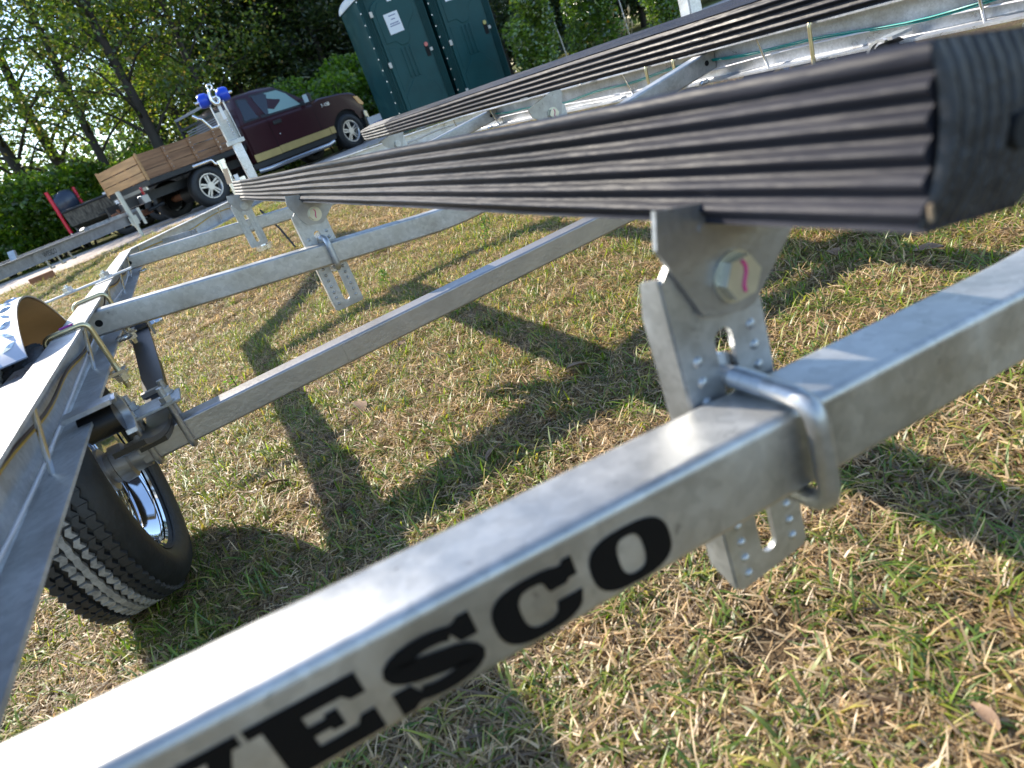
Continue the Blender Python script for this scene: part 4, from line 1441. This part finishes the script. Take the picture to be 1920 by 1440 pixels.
# ------------------------------------------------------------------ trees, shrubs, bushes
BARK = mat('grey brown bark', (.045, .037, .030), .9, 0, .3, 6, bump=.6, bscale=14, stretch=(1, 1, .25))
LEAF = leafy('tree leaves', .58, .05, .4)
LEAF_W = leafy('waxy bush leaves', .5, .10, .3)
BLADE = leafy('grass blades', .35, .05, .45)

def leaf_mesh(name, P, ln, wd, cols, m, rng, up_bias=0.0, droop=0.0):
    """P: n x 3 centres; one folded leaf (two triangles) each"""
    n = len(P)
    d = rng.normal(size=(n, 3))
    d[:, 2] = d[:, 2] * .7 - droop
    d /= np.linalg.norm(d, axis=1)[:, None]
    nn = rng.normal(size=(n, 3))
    nn[:, 2] += up_bias
    s = np.cross(d, nn)
    s /= (np.linalg.norm(s, axis=1)[:, None] + 1e-9)
    k = np.cross(s, d)
    ln = np.asarray(ln).reshape(-1, 1) * np.ones((n, 1))
    wd = np.asarray(wd).reshape(-1, 1) * np.ones((n, 1))
    V = np.empty((n, 4, 3))
    V[:, 0] = P - d * ln / 2
    V[:, 1] = P + s * wd / 2 + k * wd * .18
    V[:, 2] = P + d * ln / 2
    V[:, 3] = P - s * wd / 2 + k * wd * .18
    me = bpy.data.meshes.new(name)
    me.vertices.add(4 * n)
    me.vertices.foreach_set('co', V.reshape(-1))
    me.loops.add(6 * n)
    base = (np.arange(n) * 4)[:, None]
    idx = (base + np.array([[0, 1, 2, 0, 2, 3]])).reshape(-1)
    me.loops.foreach_set('vertex_index', idx.astype(np.int32))
    me.polygons.add(2 * n)
    me.polygons.foreach_set('loop_start', (np.arange(2 * n) * 3).astype(np.int32))
    me.polygons.foreach_set('loop_total', np.full(2 * n, 3, np.int32))
    me.update(calc_edges=True)
    ca = me.color_attributes.new('Col', 'FLOAT_COLOR', 'POINT')
    C4 = np.ones((n, 4, 4))
    C4[:, :, :3] = cols[:, None, :]
    ca.data.foreach_set('color', C4.reshape(-1))
    me.materials.append(m)
    return me

def pick_cols(pal, n, rng, jit=.22):
    pal = np.array(pal)
    w = pal[:, 3] / pal[:, 3].sum()
    i = rng.choice(len(pal), n, p=w)
    return np.clip(pal[i, :3] * (1 + rng.uniform(-jit, jit, (n, 1))), 0, 1)

def tree_meshes(name, h, r0, lean, spread, nbr, nleaf, ln, wd, pal, crown_lo, rng, clump, evergreen=False):
    mb = MB()
    path = []
    for k in range(11):
        t = k / 10
        path.append(Vector((lean[0] * t * h + .12 * math.sin(t * 5 + rng.uniform(0, 1)), lean[1] * t * h + .08 * math.sin(t * 4), t * h)))
    mb.tube(path, [r0 * (1.25 if k == 0 else 1) * (1 - .082 * k) for k in range(11)], 9)
    tips = []
    for b in range(nbr):
        t = lerp(crown_lo, .97, (b + rng.uniform(0, 1)) / nbr)
        i = min(9, int(t * 10))
        p = path[i].lerp(path[i + 1], t * 10 - i)
        a = b * 2.4 + rng.uniform(-.5, .5)
        L = spread * (1.0 - .55 * (t - crown_lo) / (1 - crown_lo)) * rng.uniform(.55, 1.1)
        rise = rng.uniform(-.15, .25) if evergreen else rng.uniform(.25, .8)
        q = [p]
        for k in range(1, 5):
            u = k / 4
            q.append(p + Vector((math.cos(a + .3 * u * rng.uniform(-1, 1)) * L * u, math.sin(a) * L * u, L * rise * u + .12 * L * math.sin(u * 3))))
        mb.tube(q, [r0 * (.34 - .2 * t) * (1 - .2 * k) for k in range(5)], 5)
        for k in (2, 3, 4):
            tips.append((q[k], .35 + .2 * k / 4))
            if k >= 3:
                a2 = a + rng.uniform(-1.2, 1.2)
                e = q[k] + Vector((math.cos(a2), math.sin(a2), rng.uniform(-.2, .6))) * L * .35
                mb.tube([q[k - 1], e], [r0 * .07, r0 * .02], 4)
                tips.append((e, .4))
    T = np.array([[*p, s] for p, s in tips])
    i = rng.integers(0, len(T), nleaf)
    off = rng.normal(size=(nleaf, 3)) * clump
    off[:, 2] *= .62
    P = T[i, :3] + off * T[i, 3:4] * 1.6
    keep = P[:, 2] > .35
    P = P[keep]
    n = len(P)
    me_l = leaf_mesh(name + '_crown', P, ln * rng.uniform(.6, 1.35, n), wd * rng.uniform(.6, 1.35, n), pick_cols(pal, n, rng), LEAF, rng, .5, .2)
    me_t = bpy.data.meshes.new(name + '_trunk')
    me_t.from_pydata(mb.v, [], mb.f)
    me_t.shade_smooth()
    me_t.materials.append(BARK)
    return me_t, me_l

PAL_A = [(.075, .120, .018, 4), (.125, .165, .028, 3), (.18, .175, .035, 1.4), (.21, .15, .045, .5), (.045, .080, .016, 1.5)]
PAL_B = [(.030, .055, .015, 5), (.055, .085, .020, 3), (.090, .100, .024, 1.6), (.018, .032, .011, 2)]
PAL_S = [(.09, .165, .018, 4), (.15, .22, .028, 3), (.05, .09, .014, 2)]
VAR = []
for i in range(3):
    VAR.append(tree_meshes('broadleaf', 11.5 + i, .15 + .05 * i, ((-.05, .03, -.02)[i], .02), 3.0, 30, 8600, .15, .085, PAL_A, .16, np.random.default_rng(40 + i), .62))
EVG = []
for i in range(2):
    EVG.append(tree_meshes('evergreen', 11.0 + i, .22, (.01, .0), 3.0, 34, 20000, .24, .10, PAL_B, .06, np.random.default_rng(60 + i), .7, True))

def tree(kind, vi, a, D, sc, rz, label, group):
    x, y = -.872 + a * D, -2.282 + D
    e = empty('tree', (x, y, ground_z(x, y) - .05), rz, label, 'tree', group)
    e.scale = (sc, sc, sc)
    tm, lm = (VAR if kind == 0 else EVG)[vi]
    for nm, me in (('trunk', tm), ('crown', lm)):
        o = bpy.data.objects.new(nm, me)
        COL.objects.link(o)
        o.parent = e
    return e
LBL_A = 'tall thin leafed tree with a bare leaning trunk in the backlit row at the left'
LBLS_A = ['slim leafy tree rising above the far left end of the grey trailer beam', 'leafy tree with a dark trunk rising just left of the red guide sleeves', 'leafy tree farther back, rising above the camouflage boat and its outboard', 'leafy tree with a dark leaning trunk rising behind the tail of the wooden stake bed', 'big tree with the thickest dark trunk, rising behind the middle of the stake bed', 'leafy tree rising behind the blue rollers of the winch stand', 'leafy tree rising right behind the truck cab roof', 'leafy tree farthest right of the broadleaf row, above the truck bonnet']
LBL_B = 'dark bushy evergreen tree in the dense row behind the truck and toilets'
rr = random.Random(21)
for k, (a, D) in enumerate(((-.175, 26), (-.128, 22.8), (-.085, 25.5), (-.045, 22.2), (.016, 21.4), (.062, 24.5), (.105, 22.4), (.15, 25.5))):
    tree(0, k % 3, a, D, rr.uniform(.78, .92), rr.uniform(-.5, .5) + (k % 4) * 1.3, LBLS_A[k], 'broadleaf trees at the left')
for k, (a, D0) in enumerate(((.13, 26), (.20, 22.5), (.265, 21), (.325, 22.5), (.39, 20.5), (.46, 22), (.53, 20), (.61, 21.5), (.70, 20.5), (.80, 21.5), (.91, 20.5), (1.03, 21.5), (1.17, 21), (.235, 24), (.355, 23.5), (.49, 23.5), (.65, 23.5), (.86, 23.5), (.29, 27), (.43, 27), (.57, 27), (.74, 27), (.95, 27), (.03, 29), (1.3, 24))):
    D = D0 + (3.0 if D0 < 25 else 1.0)
    tree(1, k % 2, a, D, rr.uniform(.56, .70) if D0 < 25 else rr.uniform(.8, .95), rr.uniform(0, 6.28), LBL_B, 'evergreen trees behind the toilets')

def blob_leaves(name, blobs, n, ln, wd, pal, m, rng, shell=.55):
    B = np.array(blobs)
    vol = B[:, 3] * B[:, 4] * B[:, 5]
    i = rng.choice(len(B), n, p=vol / vol.sum())
    d = rng.normal(size=(n, 3))
    d /= np.linalg.norm(d, axis=1)[:, None]
    r = rng.uniform(shell ** 3, 1.12, n) ** (1 / 3)
    P = B[i, :3] + d * r[:, None] * B[i, 3:6]
    keep = P[:, 2] > .02
    P = P[keep]
    n = len(P)
    return leaf_mesh(name, P, ln * rng.uniform(.6, 1.3, n), wd * rng.uniform(.6, 1.3, n), pick_cols(pal, n, rng), m, rng, .9, .1)

def stems(blobs, r, rng):
    mb = MB()
    for b in blobs[:7]:
        mb.tube([(b[0] * .2, b[1] * .2, -.02), (b[0] * .5, b[1] * .5, b[2] * .5), (b[0], b[1], b[2])], [r, r * .7, r * .3], 6)
    return mb

SH = []
for i in range(3):
    rg = np.random.default_rng(80 + i)
    bl = [(rg.uniform(-.9, .9), rg.uniform(-.6, .6), rg.uniform(.4, 1.9), rg.uniform(.35, .6), rg.uniform(.35, .6), rg.uniform(.3, .5)) for _ in range(15)]
    SH.append((bl, blob_leaves('shrub_foliage', bl, 5200, .13, .085, PAL_S, LEAF, rg, .2), stems(bl, .03, rg)))
def shrub(i, a, D, sc, rz):
    x, y = -.872 + a * D, -2.282 + D
    e = empty('shrub', (x, y, ground_z(x, y) - .03), rz, 'bright green shrub growing at the foot of the tree row', 'shrub', 'shrubs under the trees')
    e.scale = (sc, sc, sc)
    o = bpy.data.objects.new('foliage', SH[i][1])
    COL.objects.link(o)
    o.parent = e
    SH[i][2].build('stem', BARK, e, smooth=60, fix=False)
for k, (a, D, sc) in enumerate(((-.235, 20.6, 1.3), (-.19, 21.2, 1.4), (-.145, 20.6, 1.0), (-.105, 21.0, 1.1), (-.06, 21.4, .9), (-.01, 21.2, .9), (.04, 21, .85), (.10, 20.6, .9), (.17, 20.2, 1.0), (.235, 19.6, 1.0), (.30, 19.8, 1.0), (.36, 19.4, 1.0), (-.28, 19, 1.3))):
    shrub(k % 3, a, D, sc, rr.uniform(0, 6.28))

PAL_W = [(.11, .18, .022, 4), (.16, .22, .034, 3), (.045, .08, .016, 2), (.18, .21, .04, 1)]
PAL_W2 = [(.08, .145, .02, 4), (.13, .21, .022, 3), (.04, .07, .014, 2), (.45, .22, .02, .04)]
def bush(seed, x, y, hw, hh, label, pal, n):
    rg = np.random.default_rng(seed)
    bl = []
    for k in range(20):
        t = k / 19
        a = rg.uniform(0, 6.28)
        rad = hw * (.55 if t < .75 else .30) * rg.uniform(.5, 1.1)
        bl.append((math.cos(a) * rad, math.sin(a) * rad, lerp(.18, hh - .25, t), hw * .42, hw * .42, hh * .13 + .08))
    e = empty('bush', (x, y, ground_z(x, y) - .02), 0, label, 'bush', None)
    me = blob_leaves('bush_leaves', bl, n, .085, .048, pal, LEAF_W, rg, .35)
    o = bpy.data.objects.new('foliage', me)
    COL.objects.link(o)
    o.parent = e
    stems(bl, .02, rg).build('stem', BARK, e, smooth=60)
bush(90, 6.25, 9.75, .60, 1.70, 'round sunlit leafy bush directly right of the green toilets', PAL_W, 6500)
bush(91, 7.90, 10.30, .68, 2.05, 'tall glossy leafy bush with a few yellow leaves, second from the toilets', PAL_W2, 7500)
bush(92, 9.95, 10.4, .62, 2.0, 'leafy bush at the top edge behind the bare guide post', PAL_W2, 6500)

# dry stalks and thin poles by the gravel
dw = MB()
rr = random.Random(31)
for k in range(16):
    x, y = rr.uniform(-.22, .22), rr.uniform(-.1, .1)
    h = rr.uniform(.35, .75)
    dw.tube([(x * .4, y * .4, 0), (x, y, h * .7), (x * 1.3, y, h)], [.006, .005, .004], 5)
    dw.tube([(x * 1.3, y, h), (x * 1.35, y, h + .07), (x * 1.4, y, h + .14)], [.012, .028, .006], 6)
tag(dw.build('dry_weed', mat('dry tan stalks', (.42, .32, .18), .8), None, loc=(8.35, 10.1, .37)), 'clump of dry tan seed stalks beside the gravel', 'weed')
for (x, y, ln_, lb) in ((8.0, 11.6, 1.2, 'thin grey leaning pole between the two leafy bushes'), (9.9, 11.8, 1.5, 'thin grey leaning pole near the top edge beside the guide post')):
    tag(MB().tube([(0, 0, -.05), (-.06, 0, ln_ * .5), (-.14, 0, ln_)], .014, 8).build('pole', GALV_DULL, None, smooth=60, loc=(x, y, ground_z(x, y))), lb, 'pole')

# far wood closing the view
rg = np.random.default_rng(5)
bl = []
for k in range(260):
    x = rg.uniform(-24, 48)
    right_ = smoothstep((x - 2) / 9)
    top = 3.2 + 5.5 * right_
    bl.append((x, rg.uniform(30, 36), rg.uniform(.5, top), rg.uniform(1.2, 2.3), 1.2, rg.uniform(.8, 1.6)))
me = blob_leaves('far_wood', bl, 60000, .42, .26, PAL_B + [(.06, .10, .02, 2)], LEAF, rg, .1)
o = bpy.data.objects.new('far_wood', me)
COL.objects.link(o)
tag(o, kind='stuff')

# ------------------------------------------------------------------ grass
def blades(name, specs, m):
    """specs: list of (base, dir2d, length, width, rise, arch, colour)"""
    V, F, Cc = [], [], []
    for b, d, L, w, rise, archv, c in specs:
        s = Vector((-d[1], d[0], 0))
        n0 = len(V)
        segs = 3
        for k in range(segs + 1):
            t = k / segs
            p = Vector((b[0] + d[0] * L * t * math.cos(rise), b[1] + d[1] * L * t * math.cos(rise), b[2] + L * t * math.sin(rise) - archv * L * t * t))
            p.z = max(p.z, .0015 + b[2] * .3)
            ww = w * (1 - .85 * t ** 1.6) / 2
            V.append(p + s * ww)
            V.append(p - s * ww + Vector((0, 0, ww * .5)))
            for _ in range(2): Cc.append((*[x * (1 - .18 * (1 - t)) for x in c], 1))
        for k in range(segs):
            F.append((n0 + 2 * k, n0 + 2 * k + 1, n0 + 2 * k + 3, n0 + 2 * k + 2))
    me = bpy.data.meshes.new(name)
    me.from_pydata([tuple(v) for v in V], [], F)
    me.shade_smooth()
    ca = me.color_attributes.new('Col', 'FLOAT_COLOR', 'POINT')
    ca.data.foreach_set('color', np.array(Cc, dtype=np.float32).reshape(-1))
    me.materials.append(m)
    return bpy.data.objects.new(name, me)

def rand_dir(r):
    a = r.uniform(0, 2 * math.pi)
    return (math.cos(a), math.sin(a))
STRAW = [(.55, .385, .20), (.47, .325, .16), (.66, .50, .29), (.24, .155, .075), (.52, .39, .225), (.33, .24, .125), (.16, .105, .055)]
GREENS = [(.140, .215, .024), (.195, .275, .030), (.095, .160, .024), (.27, .30, .045), (.36, .31, .07)]
straw_c = bpy.data.collections.new('straw clumps')
green_c = bpy.data.collections.new('green clumps')
for i in range(7):
    r = random.Random(100 + i)
    sp = []
    for k in range(96):
        rad, d0 = r.uniform(0, .10), rand_dir(r)
        c = r.choice(STRAW)
        f = r.uniform(.55, 1.25)
        sp.append(((d0[0] * rad, d0[1] * rad, r.uniform(.0, .018)), rand_dir(r), r.uniform(.016, .058), r.uniform(.0016, .0044), r.uniform(-.1, .40) if r.random() < .88 else r.uniform(.4, 1.0), r.uniform(.1, .5), tuple(x * f for x in c)))
    for k in range(5):
        rad, d0 = r.uniform(0, .08), rand_dir(r)
        sp.append(((d0[0] * rad, d0[1] * rad, 0), rand_dir(r), r.uniform(.03, .07), r.uniform(.0018, .0032), r.uniform(.4, 1.1), r.uniform(.1, .5), r.choice(GREENS)))
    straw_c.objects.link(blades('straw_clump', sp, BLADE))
for i in range(6):
    r = random.Random(200 + i)
    sp = []
    for k in range(30):
        rad, d0 = r.uniform(0, .045), rand_dir(r)
        c = r.choice(GREENS)
        f = r.uniform(.7, 1.15)
        sp.append(((d0[0] * rad, d0[1] * rad, 0), rand_dir(r), r.uniform(.03, .10), r.uniform(.0026, .0056), r.uniform(.35, 1.30), r.uniform(.25, 1.0), tuple(x * f for x in c)))
    for k in range(8):
        rad, d0 = r.uniform(0, .05), rand_dir(r)
        sp.append(((d0[0] * rad, d0[1] * rad, .004), rand_dir(r), r.uniform(.05, .11), r.uniform(.0016, .003), r.uniform(.1, .9), r.uniform(.2, .7), r.choice(STRAW)))
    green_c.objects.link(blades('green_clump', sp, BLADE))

def scatter(name, x0, x1, y0, y1, coll, dens, smin, smax, seed, mask=None):
    nx, ny = max(2, int((x1 - x0) * 4)), max(2, int((y1 - y0) * 4))
    xs, ys = np.linspace(x0, x1, nx), np.linspace(y0, y1, ny)
    vs = [(x, y, g0z(x, y)) for y in ys for x in xs]
    fs = [(j * nx + i, j * nx + i + 1, (j + 1) * nx + i + 1, (j + 1) * nx + i) for j in range(ny - 1) for i in range(nx - 1)]
    me = bpy.data.meshes.new(name)
    me.from_pydata(vs, [], fs)
    o = bpy.data.objects.new(name, me)
    COL.objects.link(o)
    tag(o, kind='stuff')
    ng = bpy.data.node_groups.new(name, 'GeometryNodeTree')
    ng.interface.new_socket('Geometry', in_out='INPUT', socket_type='NodeSocketGeometry')
    ng.interface.new_socket('Geometry', in_out='OUTPUT', socket_type='NodeSocketGeometry')
    N = ng.nodes.new
    gi, go = N('NodeGroupInput'), N('NodeGroupOutput')
    dp = N('GeometryNodeDistributePointsOnFaces')
    dp.inputs['Seed'].default_value = seed
    dp.inputs['Density'].default_value = dens
    if mask:
        nz = N('ShaderNodeTexNoise')
        nz.inputs['Scale'].default_value = mask[0]
        nz.inputs['Detail'].default_value = 3
        mr = N('ShaderNodeMapRange')
        mr.inputs[1].default_value = mask[1]
        mr.inputs[2].default_value = mask[2]
        mr.inputs[3].default_value = dens * mask[3]
        mr.inputs[4].default_value = dens
        ng.links.new(nz.outputs[0], mr.inputs[0])
        ng.links.new(mr.outputs[0], dp.inputs['Density'])
    ci = N('GeometryNodeCollectionInfo')
    ci.inputs['Collection'].default_value = coll
    ci.inputs['Separate Children'].default_value = True
    ci.inputs['Reset Children'].default_value = True
    ip = N('GeometryNodeInstanceOnPoints')
    ip.inputs['Pick Instance'].default_value = True
    rv_ = N('FunctionNodeRandomValue')
    rv_.data_type = 'FLOAT_VECTOR'
    rv_.inputs[0].default_value = (-.12, -.12, 0)
    rv_.inputs[1].default_value = (.12, .12, 6.283)
    rs_ = N('FunctionNodeRandomValue')
    rs_.inputs[2].default_value = smin
    rs_.inputs[3].default_value = smax
    ng.links.new(gi.outputs[0], dp.inputs[0])
    ng.links.new(dp.outputs['Points'], ip.inputs['Points'])
    ng.links.new(ci.outputs[0], ip.inputs['Instance'])
    ng.links.new(rv_.outputs[0], ip.inputs['Rotation'])
    ng.links.new(rs_.outputs[1], ip.inputs['Scale'])
    ng.links.new(ip.outputs[0], go.inputs[0])
    md = o.modifiers.new('scatter', 'NODES')
    md.node_group = ng
    return o
def g0z(x, y): return ground_z(x, y) + 0.012 * math.sin(x * 2.1 + y) * math.sin(y * 1.7 - x * 0.6)
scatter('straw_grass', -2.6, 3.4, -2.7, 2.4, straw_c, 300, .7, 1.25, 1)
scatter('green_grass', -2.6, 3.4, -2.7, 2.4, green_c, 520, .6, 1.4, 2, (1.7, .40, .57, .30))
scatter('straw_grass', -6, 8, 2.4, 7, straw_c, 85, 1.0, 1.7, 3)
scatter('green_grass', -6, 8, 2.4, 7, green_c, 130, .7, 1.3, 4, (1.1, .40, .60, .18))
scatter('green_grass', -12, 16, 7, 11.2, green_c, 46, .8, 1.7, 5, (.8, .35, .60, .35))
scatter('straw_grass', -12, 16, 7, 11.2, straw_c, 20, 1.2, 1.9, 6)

# dry leaves lying in the grass
BROWN = mat('dry brown leaf', (.24, .14, .075), .75, 0, .35, 30, col2=(.34, .23, .15))
rr = random.Random(77)
for k, (x, y, big) in enumerate(((-.63, .07, 1.3), (-.03, -.55, 1.1), (.93, -.72, 1.0), (1.0, -1.0, 1.1), (.65, .9, .9), (.05, .6, .9), (.77, -.3, .9), (-.32, -1.93, .55), (-.29, -2.05, .95), (.8, 2.6, 1.2), (-1.0, -.2, 1.0), (.32, -.75, 1.0), (-.45, -.75, .9), (-.3, .5, .8))):
    L, Wd = .038 * big, .019 * big
    n = 9
    vs, fs = [], []
    for i in range(n):
        t = i / (n - 1)
        w_ = Wd * math.sin(math.pi * min(1, t * .93 + .05)) ** .8 + .0006
        cz = .016 * math.sin(math.pi * t) * big * .5
        vs += [(lerp(-L, L, t), -w_, cz + .008), (lerp(-L, L, t), 0, cz), (lerp(-L, L, t), w_, cz + .006)]
    for i in range(n - 1):
        fs += [(3 * i, 3 * i + 1, 3 * i + 4, 3 * i + 3), (3 * i + 1, 3 * i + 2, 3 * i + 5, 3 * i + 4)]
    o = MB().add(vs, fs).build('fallen_leaf', BROWN, None, smooth=80, loc=(x, y, g0z(x, y) + .026))
    o.rotation_euler = (rr.uniform(-.4, .4), rr.uniform(-.4, .4), rr.uniform(0, 6.28))
    tag(o, 'dry brown leaf lying on top of the grass', 'leaf', 'fallen leaves in the grass')
rl = MB().add([(-.02, 0, .012), (0, -.010, .006), (.02, 0, .014), (0, .011, .008)], [(0, 1, 2), (0, 2, 3)]).build('fallen_leaf', mat('red leaf', (.42, .05, .03), .6), None, loc=(-.36, -2.02, g0z(-.36, -2.02) + .03))
tag(rl, 'small red leaf in the straw near the lower right corner', 'leaf')
# small upright weeds
for k, (x, y, h, lb) in enumerate(((-1.0, .85, .15, 'small upright green weed beyond the axle, nearest the wheel'), (.72, 1.65, .16, 'small upright green weed in shade between the middle beam and axle'), (.02, 1.75, .10, 'low leafy green weed just beyond the bracket of the middle beam'))):
    rg = np.random.default_rng(300 + k)
    n = 60
    zz = rg.uniform(.01, h, n)
    P = np.stack([rg.normal(size=n) * .018, rg.normal(size=n) * .018, zz], 1)
    me = leaf_mesh('weed_leaves', P, .03 * np.ones(n), .008 * np.ones(n), pick_cols([(.07, .15, .025, 1), (.11, .20, .03, 1)], n, rg), BLADE, rg, .3)
    e = empty('weed', (x, y, g0z(x, y)), 0, lb, 'weed')
    o = bpy.data.objects.new('foliage', me)
    COL.objects.link(o)
    o.parent = e
    MB().tube([(0, 0, -.01), (.004, 0, h * .5), (0, .004, h)], .0022, 5).build('stem', BLADE, e)
